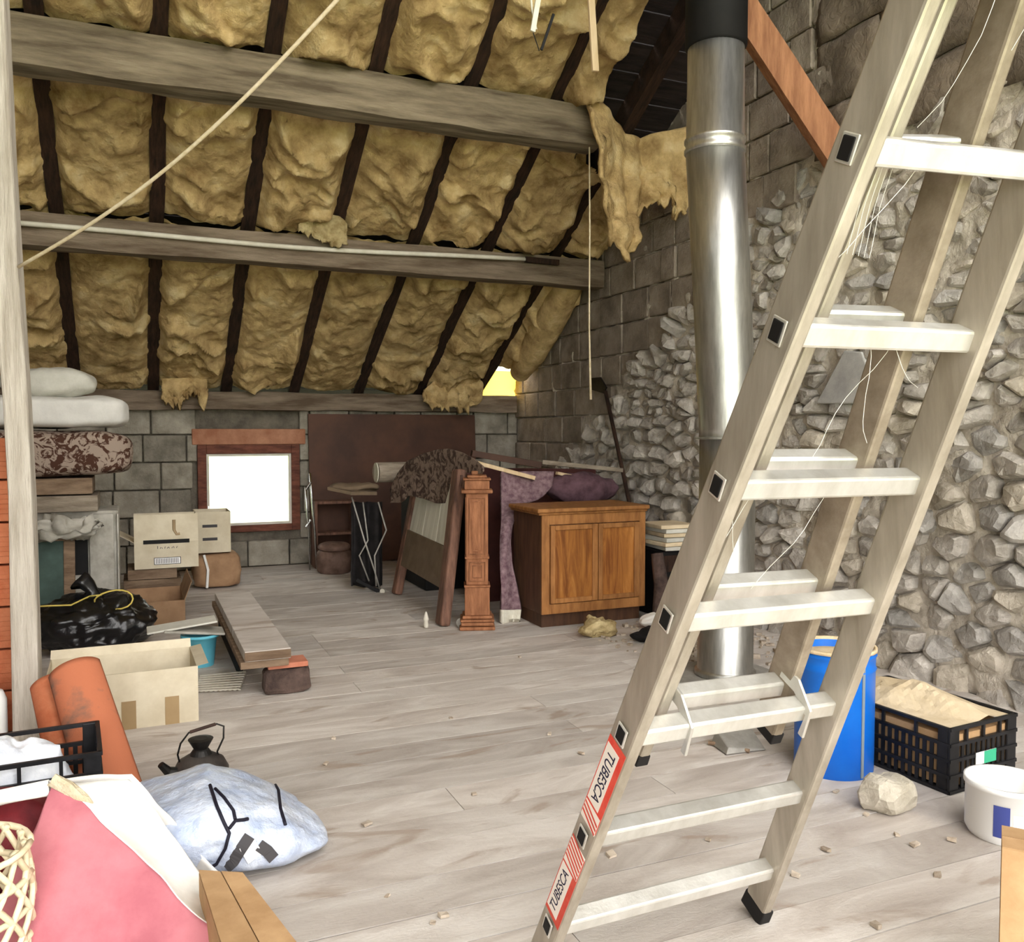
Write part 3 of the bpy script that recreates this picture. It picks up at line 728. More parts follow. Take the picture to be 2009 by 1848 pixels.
# ---- left: heap of old furniture with bedding on top, Y about 6.9
YS = 6.85
def XZ(x, y, Y): p = py(x, y, Y); return p.x, p.z
xl, _ = XZ(-30, 1000, YS); xr, _ = XZ(232, 1000, YS); _, zt = XZ(150, 1004, YS)
cup = thing('cupboard', 'old whitewashed cupboard with a black opening under the mattresses', 'cupboard', ((xl+xr)/2, YS, 0))
hw = (xr-xl)/2; c0 = (xl+xr)/2
xa = XZ(140, 1100, YS)[0]-c0; xb = XZ(176, 1100, YS)[0]-c0; zz0 = XZ(150, 1128, YS)[1]; zz1 = XZ(150, 1040, YS)[1]
B().box(-hw, hw, .02, .5, 0, zt).obj('body', 'old_white', cup, bevel=.01)
B().box(xb, xb+.16, -.015, .02, .02, zt-.02).obj('door', 'old_white', cup, bevel=.008)
B().box(xb+.18, hw, -.02, .02, .0, zt-.02).obj('pilaster', 'old_white', cup, bevel=.01)
B().box(xa, xb-.01, -.006, .02, zz0, zz1).obj('oven_window', 'black_metal', cup, bevel=.006)
B().box(-hw, xa-.02, -.01, .02, .05, zt*.9).obj('panel', 'old_wood', cup)
for q in range(2): B().lathe([(.008, 0), (.012, .01), (.0, .02)], 10).obj('knob', 'dark_iron', cup).location = (xb+.03, -.02, .12+q*.1)
pic = thing('framed_panel', 'green panel in a tan wooden frame leaning against the cupboard', 'framed panel', tuple(py(100, 1200, 6.55).xy)+(0,))
pic.location.z = 0
pw_ = XZ(137, 1100, 6.55)[0]-XZ(40, 1100, 6.55)[0]; pt = XZ(100, 1045, 6.55)[1]
Mx = Matrix.Rotation(radians(-10), 4, 'X')
B().box(-pw_/2, pw_/2, 0, .03, .0, .06, Mx).box(-pw_/2, pw_/2, 0, .03, pt-.06, pt, Mx).box(-pw_/2, -pw_/2+.06, 0, .03, .06, pt-.06, Mx).box(pw_/2-.07, pw_/2, 0, .03, .06, pt-.06, Mx).obj('frame', 'old_wood', pic, bevel=.004)
B().box(-pw_/2+.06, pw_/2-.07, .01, .02, .06, pt-.06, Mx).obj('picture', 'green_paint', pic)
for i, (y0_, y1_, xe, mm) in enumerate(((1000, 968, 192, 'grey_wood'), (964, 930, 182, 'old_wood'))):
    X1 = XZ(xe, 980, YS-.05)[0]; zA = XZ(150, y0_, YS-.05)[1]; zB = XZ(150, y1_, YS-.05)[1]
    o = B().box(xl+.05, X1, YS-.05, YS+.42, zt+i*.122+.004, zt+i*.122+.116).obj('plank', mm, bevel=.006)
    tag(o, ('weathered grey plank' if i == 0 else 'brown plank')+(' lying on the old cupboard' if i == 0 else ' directly beneath the floral mattress'), 'plank')
ztop = zt+.244
rag = blob('crumpled_fabric', 'old_white', (XZ(120, 1030, YS-.16)[0], YS-.2, zt-.1), (.3, .12, .07), amp=.06, sc=9, seed=4, flat=False, fold=.08)
tag(rag, 'crumpled grey fabric hanging on the cupboard front', 'fabric')
def cushion(name, m, x0, x1, y0, y1, z0, z1, label, cat, amp=.02, seed=0, pw=.35):
    o = blob(name, m, ((x0+x1)/2, (y0+y1)/2, (z0+z1)/2), ((x1-x0)/2, (y1-y0)/2, (z1-z0)/2), amp=amp, sc=4, seed=seed, pw=pw, flat=False, nu=56, nv=30); return tag(o, label, cat)
xm1 = XZ(258, 890, YS-.1)[0]
zf1 = XZ(150, 852, YS-.1)[1]
cushion('mattress', 'floral', xl-.2, xm1, YS-.12, YS+.5, ztop+.01, zf1+.02, 'brown floral patterned mattress stacked on planks', 'mattress', .02, 3, .4)
cushion('mattress', 'white_cloth', xl-.2, XZ(250, 850, YS-.1)[0], YS-.1, YS+.55, zf1+.045, XZ(150, 776, YS-.1)[1], 'thick white mattress folded on top of the floral one', 'mattress', .025, 5, .4)
zf2 = XZ(150, 776, YS-.1)[1]
blob_o = blob('pillow', 'grey_cloth', (XZ(90, 760, YS+.1)[0], YS+.25, zf2+.1), (.32, .2, .1), amp=.03, sc=5, seed=9, pw=.8, flat=False)
tag(blob_o, 'pale grey pillow lying on the white mattress', 'pillow')

# ---- cartons by the window
p0 = pz(248, 1241); brx = py(352, 1215, p0.y).x
t = thing('cardboard_box', 'open brown cardboard box on the floor behind the black bin bag', 'box', (p0.x, p0.y, 0)); carton(t, brx-p0.x+.04, .62, .2, 'cardboard_dark', flaps=(('right', .14, 20),))
Yb = 7.32
bx0, bz0 = XZ(264, 1118, Yb); bx1, bz1 = XZ(389, 1060, Yb)
for k in range(4):
    h_ = (bz0-.004)/4
    tag(B().box(bx0-.08+.03*(k % 2), bx1-.16+.03*((k+1) % 2), Yb+.02, Yb+.42, k*h_+.002, (k+1)*h_-.002).obj('plank', 'old_wood', bevel=.004), ['lowest brown plank', 'second lowest brown plank', 'third brown plank from the floor', 'topmost brown plank'][k]+' in the stack under the beige cardboard box', 'plank', 'planks under the beige box')
t = thing('cardboard_box', 'beige cardboard box with its front flap up and a barcode label', 'box', (bx0, Yb, bz0))
carton(t, bx1-bx0, .4, bz1-bz0, 'cardboard_pale', flaps=(('front', .215, -4), ('back', .2, 20), ('left', .15, 60)))
w_ = bx1-bx0
B().box(w_*.3, w_*.72, -.002, -.0005, .03, .085).obj('barcode_label', 'zip_black', t)
B().box(w_*.31, w_*.71, -.003, -.0021, .034, .081).obj('barcode_field', 'label_white', t)
for q in range(14): B().box(w_*(.33+q*.026), w_*(.33+q*.026)+.005, -.0036, -.003, .038, .077).obj('barcode_line', 'strap', t)
B().tube([(w_*.62, .008, bz1-bz0+.17), (w_*.62, .007, bz1-bz0+.09), (w_*.66, .006, bz1-bz0+.055), (w_*.71, .006, bz1-bz0+.06)], .012, 6).obj('ink_mark', 'tape', t)
for q, (h0, tl_) in enumerate(((.022, .0), (.012, .006), (.01, -.004), (.016, .004), (.01, .008), (.012, -.006), (.012, .006), (.016, -.004), (.014, .006))):
    B().bar((w_*.36+q*.017, -.001, bz1-bz0-.052), (w_*.36+q*.017+tl_, -.001, bz1-bz0-.052+h0), .004, .002, up=(0, 1, 0)).obj('ink_stroke', 'ink', t)
B().box(w_*.14, w_*.86, -.004, -.0005, bz1-bz0-.012, bz1-bz0+.018).obj('dark_slot', 'black_metal', t)  # black strip paints in the shade of the box opening
Yc = 8.12
qx0, qz0 = XZ(384, 1087, Yc); qx1, qz1 = XZ(452, 1004, Yc)
par = thing('wrapped_parcel', 'crumpled brown paper parcel on the floor below the window', 'parcel', ((qx0+qx1)/2+.04, Yc+.2, 0))
blob('paper_wrap', 'cardboard_dark', (0, 0, (qz0-.01)/2), ((qx1-qx0)/2+.05, .2, (qz0-.02)/2), par, amp=.02, sc=9, seed=2, pw=.35)
B().tube([(-.1, -.215, .02), (-.09, -.225, .18), (-.12, -.2, .31)], .012, 6).obj('tape_strip', 'label_white', par)
t = thing('cardboard_box', 'whitish slatted fruit box standing on the brown paper parcel', 'box', (qx0, Yc, qz0+.005))
carton(t, qx1-qx0, .34, qz1-qz0, 'cardboard_pale', flaps=())
for q in (.3, .62): B().box(.2*(qx1-qx0), .62*(qx1-qx0), -.003, -.0005, (qz1-qz0)*q, (qz1-qz0)*q+.025).obj('dark_slot', 'strap', t)

# ---- black bin bag
pb_ = pz(183, 1292)
bag = thing('bin_bag', 'shiny black bin bag tied with yellow string', 'bin bag', (pb_.x, pb_.y+.22, 0))
sk = blob('bag_body', 'bin_bag', (0, 0, .17), (.36, .26, .185), bag, amp=.04, sc=7, seed=6, pw=.88, fold=.07, nu=90, nv=60)
nk = B().tube([(-.0, -.02, .3), (-.01, -.03, .38), (-.04, -.03, .42), (-.08, -.02, .46)], [.09, .035, .045, .07], 14).noisy(.03, 18, 3).obj('bag_neck', 'bin_bag', bag, smooth=True)
lp = [Vector((.12+.11*cos(a)*1.0, -.14+.03*sin(2*a), .34+.06*sin(a))) for a in [i*2*pi/18*1.05 for i in range(19)]]
B().tube(lp, .0055, 6).obj('string', 'yellow_string', bag, smooth=True)
B().tube([(-.36, -.12, .33), (-.25, -.16, .335), (-.12, -.16, .33), (-.02, -.06, .36), (.05, -.1, .37)], .0055, 6).obj('string', 'yellow_string', bag, smooth=True)

# ---- long pale carton
lf, rf = pz(96, 1432), pz(383, 1416)
wln = (rf-lf).length; az = math.atan2(rf.y-lf.y, rf.x-lf.x)
t = thing('cardboard_box', 'long pale cardboard box with two strips of brown tape', 'box', (lf.x, rf.y, 0), .02)
hh_ = py(383, 1308, rf.y).z
carton(t, wln, .42, hh_, 'cardboard_pale', flaps=(('back', .05, 40), ('right', .05, 80)))
for fx, fw_ in ((.48, .055), (.77, .055)): B().box(wln*fx, wln*fx+fw_*1.15, -.002, -.0004, .0, hh_*.5).obj('tape_strip', 'tape', t)
# ---- blue basket with pale lids
c = pz(396, 1312); t = thing('basket', 'small light blue plastic basket with grey lids on top', 'basket', (c.x, c.y+.09, 0))
B().lathe([(.075, 0), (.095, .17), (.112, .175), (.112, .19), (.09, .19), (.07, .01)], 24, cap=False).obj('body', 'light_blue', t, smooth=True)
B().box(-.23, .11, -.09, .1, .2, .215, Matrix.Rotation(.12, 4, 'Y')).obj('lid', 'old_white', t, bevel=.005)
B().box(-.27, .12, -.07, .12, .25, .262, Matrix.Rotation(-.1, 4, 'Y')).obj('lid', 'grey_cloth', t, bevel=.005)
# ---- perforated metal sheet on the floor
a, b, c, d = pz(386, 1360), pz(470, 1356), pz(482, 1322), pz(392, 1330)
bb = B(); nn_ = 9
for i in range(nn_+1):
    u = i/nn_; bb.bar(a+(b-a)*u+Vector((0, 0, .008)), d+(c-d)*u+Vector((0, 0, .008)), .012, .006)
for j in range(8):
    v = j/7; bb.bar(a+(d-a)*v+Vector((0, 0, .014)), b+(c-b)*v+Vector((0, 0, .014)), .016, .006)
tag(bb.obj('metal_grille', 'white_paint'), 'small white metal grille lying flat on the floor', 'grille')

# ---- long board on bricks
zA = .262
n0, n1_ = pz(480, 1279, zA), pz(577, 1279, zA)
wb_ = n1_.x-n0.x; Lb = 1.8
bt = thing('long_board', 'long wide grey board propped low along the floor on a brick', 'board', (n0.x, n0.y, 0))
B().box(0, wb_, 0, Lb, zA-.055, zA).obj('board', 'floor_plank', bt, bevel=.003)
B().box(0, wb_, -.006, 0, zA-.05, zA-.006).obj('end_grain', 'old_wood', bt)
B().box(-.02, wb_*.96, .01, Lb, zA-.095, zA-.057).obj('lower_board', 'old_wood', bt, bevel=.002)
B().box(.02, .05, .55, Lb, .0, zA-.097).obj('gap_shade_runner', 'black_metal', bt)  # added black strip props the board and paints the shade of the gap
bk = pz(517, 1362)+Vector((0, -.06, 0))
tag(blob('dark_stone', 'dark_stone', (bk.x+.125, bk.y+.1, .066), (.125, .095, .07), amp=.014, sc=12, seed=3, pw=.4, nu=20, nv=12, smooth=False), 'dark rough stone block under the end of the long board', 'stone')
tag(B().box(bk.x+.02, bk.x+.23, bk.y+.02, bk.y+.17, .137, .165).obj('red_brick', 'brick_red', bevel=.004), 'thin orange brick wedged beneath the long board end', 'brick')

# ---- roof tiles
def canal_tile(p_top, p_bot, w0, w1, m, label, curl=.5, seed=0):
    d = (p_bot-p_top); L_ = d.length; d.normalize(); x = Vector((cos(-.25), sin(-.25), 0)); x = (x-d*x.dot(d)).normalized(); n = x.cross(d); n = n if n.y < 0 else -n
    def fn(u, v):
        w = w0+(w1-w0)*v; a = (u-.5)*pi*curl*1.6
        return tuple(p_top+d*L_*v+x*sin(a)*w/2/sin(pi*curl*.8)+n*(cos(a)-cos(pi*curl*.8))*w*.42)
    return tag(B().grid(fn, 16, 22).obj('roof_tile', m, smooth=True, solid=.016), label, 'roof tile', 'terracotta roof tiles')
canal_tile(py(146, 1312, 4.12), pz(222, 1560, .02), .19, .2, 'terracotta_moss', 'front orange terracotta roof tile with grey mossy lower end', seed=1)
canal_tile(py(100, 1338, 4.2), pz(150, 1560, .02)+Vector((0, .1, 0)), .15, .17, 'terracotta', 'brown roof tile leaning behind the front tile', seed=2)

# ---- plastic crates
def crate(name, label, loc, rz, w, d, h, nsl=9, rails=5, m='black_plastic'):
    t = thing(name, label, 'crate', loc, rz)
    e = .012
    B().box(.01, w-.01, .01, d-.01, .004, .016).obj('base', m, t)
    for cx_, cy_ in ((0, 0), (w, 0), (w, d), (0, d)):
        sx_, sy_ = (1 if cx_ == 0 else -1), (1 if cy_ == 0 else -1)
        x_ = sorted((cx_, cx_+sx_*.055)); y_ = sorted((cy_, cy_+sy_*e)); x2 = sorted((cx_, cx_+sx_*e)); y2 = sorted((cy_+sy_*e, cy_+sy_*.055))
        B().box(*x_, *y_, 0, h).box(*x2, *y2, 0, h).obj('corner', m, t, bevel=.003)
    for i in range(rails):
        z = h*(i/(rails-1))*.96
        for nm, q in (('rail', (.0, w, -.004, e-.002)), ('rail', (.0, w, d-e+.002, d+.004))): B().box(*q, z, z+h*.05).obj(nm, m, t)
        for q in ((-.004, e-.002, 0, d), (w-e+.002, w+.004, 0, d)): B().box(*q, z, z+h*.05).obj('rail', m, t)
    for side in range(4):
        L_ = w if side % 2 == 0 else d; b = B(); k = int(L_/.035)
        for i in range(k):
            s_ = .05+(L_-.1)*i/(k-1) if k > 1 else L_/2
            z1_ = h*.74
            if side == 0: b.box(s_-.008, s_+.008, .002, .008, 0, z1_)
            if side == 2: b.box(s_-.008, s_+.008, d-.008, d-.002, 0, z1_)
            if side == 1: b.box(w-.008, w-.002, s_-.008, s_+.008, 0, z1_)
            if side == 3: b.box(.002, .008, s_-.008, s_+.008, 0, z1_)
        b.obj('lattice', m, t)
    for s_ in range(3):
        x_ = w*(.25+.25*s_); B().box(x_-.006, x_+.006, 0, .01, h*.74, h).obj('post', m, t); y_ = d*(.25+.25*s_); B().box(0, .01, y_-.006, y_+.006, h*.74, h).obj('post', m, t)
    return t
cc = pz(1862, 1560); cr_ = pz(1992, 1522)
rz = math.atan2(cr_.y-cc.y, cr_.x-cc.x)
wc = (cr_-cc).length
hc = py(1862, 1432, cc.y).z
cA = crate('plastic_crate', 'black plastic crate filled with folded cardboard against the stone wall', (cc.x, cc.y, 0), rz, wc, .62, hc)
B().box(wc*.36, wc*.66, -.007, -.0045, hc*.36, hc*.55).obj('crate_label', 'label_white', cA); B().box(wc*.48, wc*.66, -.008, -.0065, hc*.36, hc*.55).obj('crate_label', 'label_green', cA)
cb_ = thing('cardboard_heap', 'heap of beige cardboard and paper filling the black crate', 'cardboard', (cc.x, cc.y, 0), rz)
B().grid(lambda u, v: (.016+(wc-.032)*u, .016+.588*v, .02+hc*.9+(.055*max(0, 1-1.6*abs(u-.62)-1.1*abs(v-.6)))+.02*ridged(u*1.4, v*2, 3, 1.4)*sin(pi*u)*sin(pi*v)), 24, 30).obj('top_sheet', 'paper', cb_)
B().box(.016, wc-.016, .016, .604, .02, hc*.86).obj('lower_stack', 'cardboard', cb_)
# left crate
lc = Vector((-.62, 3.28, 0))
cB = crate('plastic_crate', 'black plastic crate at the left edge in front of the roof tiles', tuple(lc), .06, .5, .36, .29)
tag(blob('plastic_bag', 'clear_film', (lc.x+.2, lc.y+.15, .185), (.19, .12, .16), amp=.03, sc=8, seed=4, fold=.04), 'crumpled clear plastic bag inside the left crate', 'plastic bag')

# ---- blue drum
dc = Vector((2.655, 2.78, 0)); rD = .157; hD = py(1655, 1293, dc.y-rD).z
dr = thing('blue_drum', 'bright blue metal drum with a grey vertical seam behind the ladder', 'drum', tuple(dc))
zr = hD-.07
B().lathe([(rD*.97, 0), (rD, .012), (rD, zr-.01), (rD+.005, zr), (rD, zr+.01), (rD+.001, hD-.022), (rD+.006, hD-.016), (rD+.001, hD-.01), (rD-.001, hD), (rD-.01, hD), (rD-.01, hD-.12), (.001, hD-.12)], 56, cap=False).obj('body', 'blue_plastic', dr, smooth=True)
B().lathe([(rD-.003, hD-.004), (rD+.006, hD-.002), (rD+.006, hD+.012), (rD-.006, hD+.012), (rD-.009, hD-.004)], 56, cap=False).obj('rim', 'sand', dr, smooth=True)
B().lathe([(rD-.012, hD-.03), (.08, hD-.015), (.001, hD-.005)], 40, cap=False).obj('filling', 'sand', dr, smooth=True)
an = math.atan2(py(1682, 1450, dc.y-.13).y-dc.y, py(1682, 1450, dc.y-.13).x-dc.x)
B().box(rD-.002, rD+.0035, -.0065, .0065, .01, hD-.005, Matrix.Rotation(an, 4, 'Z')).obj('seam', 'seam_grey', dr)

# ---- stone on the floor
sp_ = pz(1752, 1600)
tag(blob('loose_stone', 'pale_rock', (sp_.x+.02, sp_.y+.05, .065), (.085, .075, .07), amp=.03, sc=9, seed=5, pw=.7, nu=16, nv=10, smooth=False), 'pale angular stone on the floor in front of the blue drum', 'stone')
# ---- paint pot
pp = pz(1990, 1668); pr = .13
pot = thing('paint_pot', 'white plastic paint pot with a blue label, open at the top', 'paint pot', (pp.x+.09, pp.y+.1, 0))
hp_ = py(1970, 1556, pp.y+.02).z
B().lathe([(pr*.92, 0), (pr, .02), (pr, hp_-.02), (pr+.006, hp_-.018), (pr+.006, hp_), (pr-.006, hp_), (pr-.01, .02), (.001, .015)], 48, cap=False).obj('body', 'label_white', pot, smooth=True)
for a0, a1, mm, z0_, z1_ in ((200, 222, 'label_blue', .03, hp_*.72), (226, 250, 'sticker_red', .03, hp_*.3), (226, 262, 'label_white', hp_*.34, hp_*.6)):
    B().grid(lambda u, v: (cos(radians(a0+(a1-a0)*u))*(pr+.001), sin(radians(a0+(a1-a0)*u))*(pr+.001), z0_+(z1_-z0_)*v), 8, 1).obj('label', mm, pot)
mat('scoop', (160, 156, 138), (190, 186, 170), 6, rough=.7)
so = pz(1985, 1545)
tag(B().prism([so+Vector(q) for q in ((.0, -.06, .004), (.2, -.16, .004), (.34, -.06, .006), (.16, .0, .006))], (0, 0, .006)).obj('card_scrap', 'scoop', bevel=.002), 'flat grey card lying between the crate and the paint pot', 'card')
# ---- box at right edge
rb = py(1966, 1664, 1.42)
t = thing('cardboard_box', 'tan cardboard box cut off at the right edge of the photo', 'box', (rb.x, 1.42, 0), radians(-52))
carton(t, .4, .13, rb.z, 'cardboard', closed=True)

# ---- kettle
kt = pz(398, 1552)
k_ = thing('kettle', 'old black kettle with a wire bail handle behind the blue bag', 'kettle', (kt.x, kt.y+.08, 0)); k_.scale = (.88, .88, .86)
B().lathe([(.09, 0), (.115, .03), (.12, .07), (.1, .11), (.06, .135), (.05, .14), (.045, .14)], 32).obj('body', 'copper_dark', k_, smooth=True)
B().lathe([(.05, .139), (.036, .16), (.03, .165), (.055, .21), (.03, .214)], 20).obj('lid', 'dark_iron', k_)
B().tube([(-.09, -.02, .07), (-.14, -.03, .09), (-.17, -.04, .13)], [.028, .022, .015], 10).obj('spout', 'dark_iron', k_)
B().tube([(-.088, 0, .1), (-.098, 0, .15), (-.085, 0, .2), (-.05, 0, .245), (.07, 0, .27), (.1, 0, .255), (.098, 0, .2), (.07, 0, .14), (.075, 0, .12)], .0045, 6).obj('handle', 'dark_iron', k_, smooth=True)
B().tube([(-.045, 0, .247), (.065, 0, .27)], .008, 8).obj('grip', 'dark_plank', k_)

# ---- blue white zipped bag
bc = pz(414, 1744)+Vector((.0, .23, 0))
zb_ = thing('storage_bag', 'pale blue translucent zipped storage bag slumped on the floor', 'bag', tuple(bc))
def bagfn(u, v):
    a, b = 2*pi*u, pi*(v-.5)
    def sp(x_, e): return math.copysign(abs(x_)**e, x_)
    p = Vector((.36*sp(cos(a), .75)*sp(cos(b), .7), .26*sp(sin(a), .75)*sp(cos(b), .7), .19+.19*sp(sin(b), .7)))
    p.x += .09*max(0, cos(a))*max(0, -sin(a)+.2)*(1-p.z/.4); p.z *= 1-.55*max(0, (p.x-.02)/.36)**1.3-.18*max(0, -p.x/.33)
    p.y -= .12*max(0, p.x)*(1-p.z/.38)
    q = p+noise.noise_vector(p*6)*.022+noise.noise_vector(p*14)*.008
    dd = .035*(ridged(p.x, p.y, p.z, 3.0)/1.9-.6)
    q = q+Vector((p.x, p.y, p.z-.15)).normalized()*dd
    q.z = max(.004, q.z*.66); return tuple(q)
bo = B().grid(bagfn, 110, 60).obj('bag_body', 'bag_film', zb_, smooth=True)
for pix in ([(412, 1540), (425, 1580), (440, 1615), (450, 1635), (442, 1665), (425, 1695), (408, 1705)], [(450, 1625), (462, 1610), (480, 1608), (488, 1606)], [(422, 1547), (440, 1565), (458, 1590), (462, 1610)], [(512, 1522), (535, 1530), (546, 1550), (550, 1585), (562, 1625)]):
    p = stick(bo, pix, .004, bc)
    if len(p) > 3: B().tube(p, .0055, 6).obj('zip', 'zip_black', zb_, smooth=True)
for pix in ([(490, 1640), (470, 1670), (458, 1690), (440, 1706)], [(508, 1658), (525, 1670), (540, 1688)]):
    p = stick(bo, pix, .006, bc)
    if len(p) > 3: ribbon(p, .035, 'strap', 'strap', zb_)
p = stick(bo, [(484, 1655), (505, 1690)], .005, bc)
if len(p) > 3: ribbon(p, .05, 'white_label', 'label_white', zb_)

# ---- pink and white cloth in the left foreground
A_ = pz(112, 1533, .40)
def sheet(name, m, pts, label=None, cat=None, amp=.012, sc=7, seed=0, parent=None, solid=.006, bow=0.0, n=30):
    P = [Vector(q) for q in pts]   # tl, tr, br, bl
    def fn(u, v):
        p = (P[0]*(1-u)+P[1]*u)*(1-v)+(P[3]*(1-u)+P[2]*u)*v
        nn = (P[1]-P[0]).cross(P[3]-P[0]); nn = nn.normalized() if nn.length > 1e-6 else (P[2]-P[0]).cross(P[3]-P[0]).normalized()
        return tuple(p+nn*(bow*sin(pi*v)*sin(pi*u))+noise.noise_vector(p*sc+Vector((seed, 0, 0)))*amp+noise.noise_vector(p*sc*2.3+Vector((seed, 0, 0)))*amp*.4)
    o = B().grid(fn, n, n).obj(name, m, parent, smooth=True, solid=solid)
    if label: tag(o, label, cat)
    return o
cl = thing('folded_fabric', 'pink and white fabric standing in a pointed heap in the left foreground', 'fabric', (A_.x, A_.y, 0))
aL = A_-cl.location
rl = lambda q: q-cl.location
e_ = Vector((.004, 0, 0))
sheet('pink_panel', 'pink_cloth', [aL-e_, aL+e_, rl(pz(505, 1905, .0)), rl(pz(-70, 1905, .02))], parent=cl, amp=.016, sc=5, seed=5, bow=-.02)
W1 = pz(238, 1572, .36)+Vector((.02, .16, 0)); W2 = pz(395, 1765, .12)+Vector((0, .1, 0))
sheet('white_panel', 'white_cloth', [aL+e_, rl(W1), rl(pz(455, 1800, .02)), rl(pz(505, 1905, .0))], parent=cl, amp=.016, sc=5, seed=5, bow=.02)
sheet('white_top', 'white_cloth', [rl(W1)+Vector((-.22, .04, .02)), rl(W1)+Vector((.0, .05, .0)), rl(pz(470, 1760, .0)), rl(W1)+Vector((-.2, .3, -.36))], parent=cl, amp=.015, sc=5, seed=8)
pts = [aL+Vector((-.01, -.004, .012)), aL+Vector((.03, -.02, -.015)), aL+Vector((.065, -.04, -.05)), aL+Vector((.10, -.06, -.085))]
B().tube(pts, [.016, .02, .018, .012], 10).noisy(.008, 60, 2).obj('fringe', 'cream_rope', cl)
B().tube([aL+Vector((-.26, .04, -.06)), aL+Vector((-.14, .03, -.035)), aL+Vector((-.02, .01, -.02))], .022, 8).noisy(.012, 30, 4).obj('hem', 'white_cloth', cl, smooth=True)
mr_ = pz(20, 1620, .25)
tag(blob('red_cushion', 'maroon', (mr_.x-.06, mr_.y+.05, .16), (.2, .14, .17), amp=.02, sc=6, seed=4, pw=.7), 'dark red satin cushion behind the pink fabric at the left edge', 'cushion')
# woven basket at the left edge
wbk = pz(10, 1725, .18); wk = thing('woven_basket', 'cream open weave basket at the left edge of the photo', 'basket', (wbk.x-.09, wbk.y-.12, 0))
for sgn in (1, -1):
    bb = B()
    for k in range(14):
        a0 = 2*pi*k/14
        bb.tube([((.15+.02*sin(pi*i/10))*cos(a0+sgn*i*.14), (.15+.02*sin(pi*i/10))*sin(a0+sgn*i*.14), .01+.032*i) for i in range(11)], .0085, 5)
    bb.obj('weave', 'wicker', wk, smooth=True)
for k in range(5): B().tube([(.165*cos(2*pi*i/28), .165*sin(2*pi*i/28), .012+.078*k) for i in range(29)], .009, 5).obj('hoop', 'wicker', wk, smooth=True)
# cardboard box at the bottom
zq_ = .17
t = thing('cardboard_box', 'long tan cardboard box at the bottom edge beside the white cloth', 'box', tuple(pz(400, 1850).xy)+(0,))
tq = [pz(390, 1709, zq_), pz(476, 1714, zq_), pz(612, 1890, zq_), pz(446, 1890, zq_)]
tq = [q-t.location for q in tq]
dn = Vector((0, 0, -zq_+.001))
B().hexa([q+dn for q in (tq[3], tq[2], tq[1], tq[0])]+[q+Vector((0, 0, -.006)) for q in (tq[3], tq[2], tq[1], tq[0])]).obj('body', 'cardboard', t)
mq = [(tq[0]+tq[1])/2, (tq[3]+tq[2])/2]
g_ = Vector((.0015, 0, 0))
B().prism([tq[3], mq[1]-g_, mq[0]-g_, tq[0]], (0, 0, .004)).obj('flap', 'cardboard', t); B().prism([mq[1]+g_, tq[2], tq[1], mq[0]+g_], (0, 0, .004)).obj('flap', 'cardboard', t)
# white canister bits at the left edge
wc_ = pz(-8, 1450, .1)
tag(B().lathe([(.06, 0), (.065, .02), (.065, .2), (.05, .24), (.025, .25), (.025, .29), (.001, .29)], 28, c=(wc_.x-.05, wc_.y+.25)).obj('white_canister', 'label_white', smooth=True), 'white plastic canister at the far left edge', 'canister')
# ------------------------------------------------------------------ middle clutter by the back wall
# brown panel leaning on the back wall
x0, x1 = py(606, 960, YB-.06).x, py(932, 860, YB-.06).x; zt = py(770, 813, YB-.06).z
tag(B().hexa([(x0, YB-.16, .004), (x1, YB-.16, .004), (x1, YB-.13, .004), (x0, YB-.13, .004), (x0, YB-.055, zt), (x1, YB-.055, zt), (x1, YB-.025, zt), (x0, YB-.025, zt)]).obj('brown_panel', 'brown_board', bevel=.004), 'large plain dark brown panel leaning against the block wall', 'panel')
# chrome frame
fr = thing('tube_frame', 'thin chrome tube frame standing between window and brown panel', 'frame', (py(612, 1000, 8.85).x, 8.85, 0))
def fx(x, y, Y=8.85): return py(x, y, Y)-fr.location
B().tube([fx(608, 928), fx(612, 980), fx(618, 1050), fx(622, 1115)], .011, 8).obj('tube', 'chrome', fr, smooth=True)
B().tube([fx(600, 958), fx(602, 1000), fx(606, 1055), fx(608, 1118)], .009, 8).obj('tube', 'chrome', fr, smooth=True)
for y_ in (948, 1022): B().tube([fx(601, y_+12), fx(610, y_-2)], .012, 8).obj('crosspiece', 'chrome', fr)
# low brown shelf and pouf in front of the panel
sh = thing('low_shelf', 'small dark brown shelf in the shadow below the brown panel', 'shelf', (py(650, 1000, 9.02).x, 9.02, 0))
zs = py(650, 985, 8.9).z
for z_ in (.02, zs*.5, zs-.02): B().box(-.16, .2, -.1, .1, z_, z_+.025).obj('board', 'dark_wood', sh)
B().box(-.185, -.16, -.1, .1, 0, zs+.01).obj('side', 'dark_wood', sh); B().box(.2, .225, -.1, .1, 0, zs+.01).obj('side', 'dark_wood', sh)
pf = pz(658, 1124)
mat('leather', (92, 72, 62), (134, 108, 96), 8, rough=.7, bump=.2)
pfo = thing('pouf', 'round brown leather pouf with a flat cushion top', 'pouf', (pf.x, pf.y+.05, 0))
B().lathe([(.15, 0), (.17, .02), (.175, .14), (.165, .2), (.15, .22)], 26).noisy(.012, 9, 2).obj('body', 'leather', pfo, smooth=True)
blob('cushion_top', 'leather', (0, 0, .255), (.155, .155, .05), pfo, amp=.01, sc=6, pw=.8)
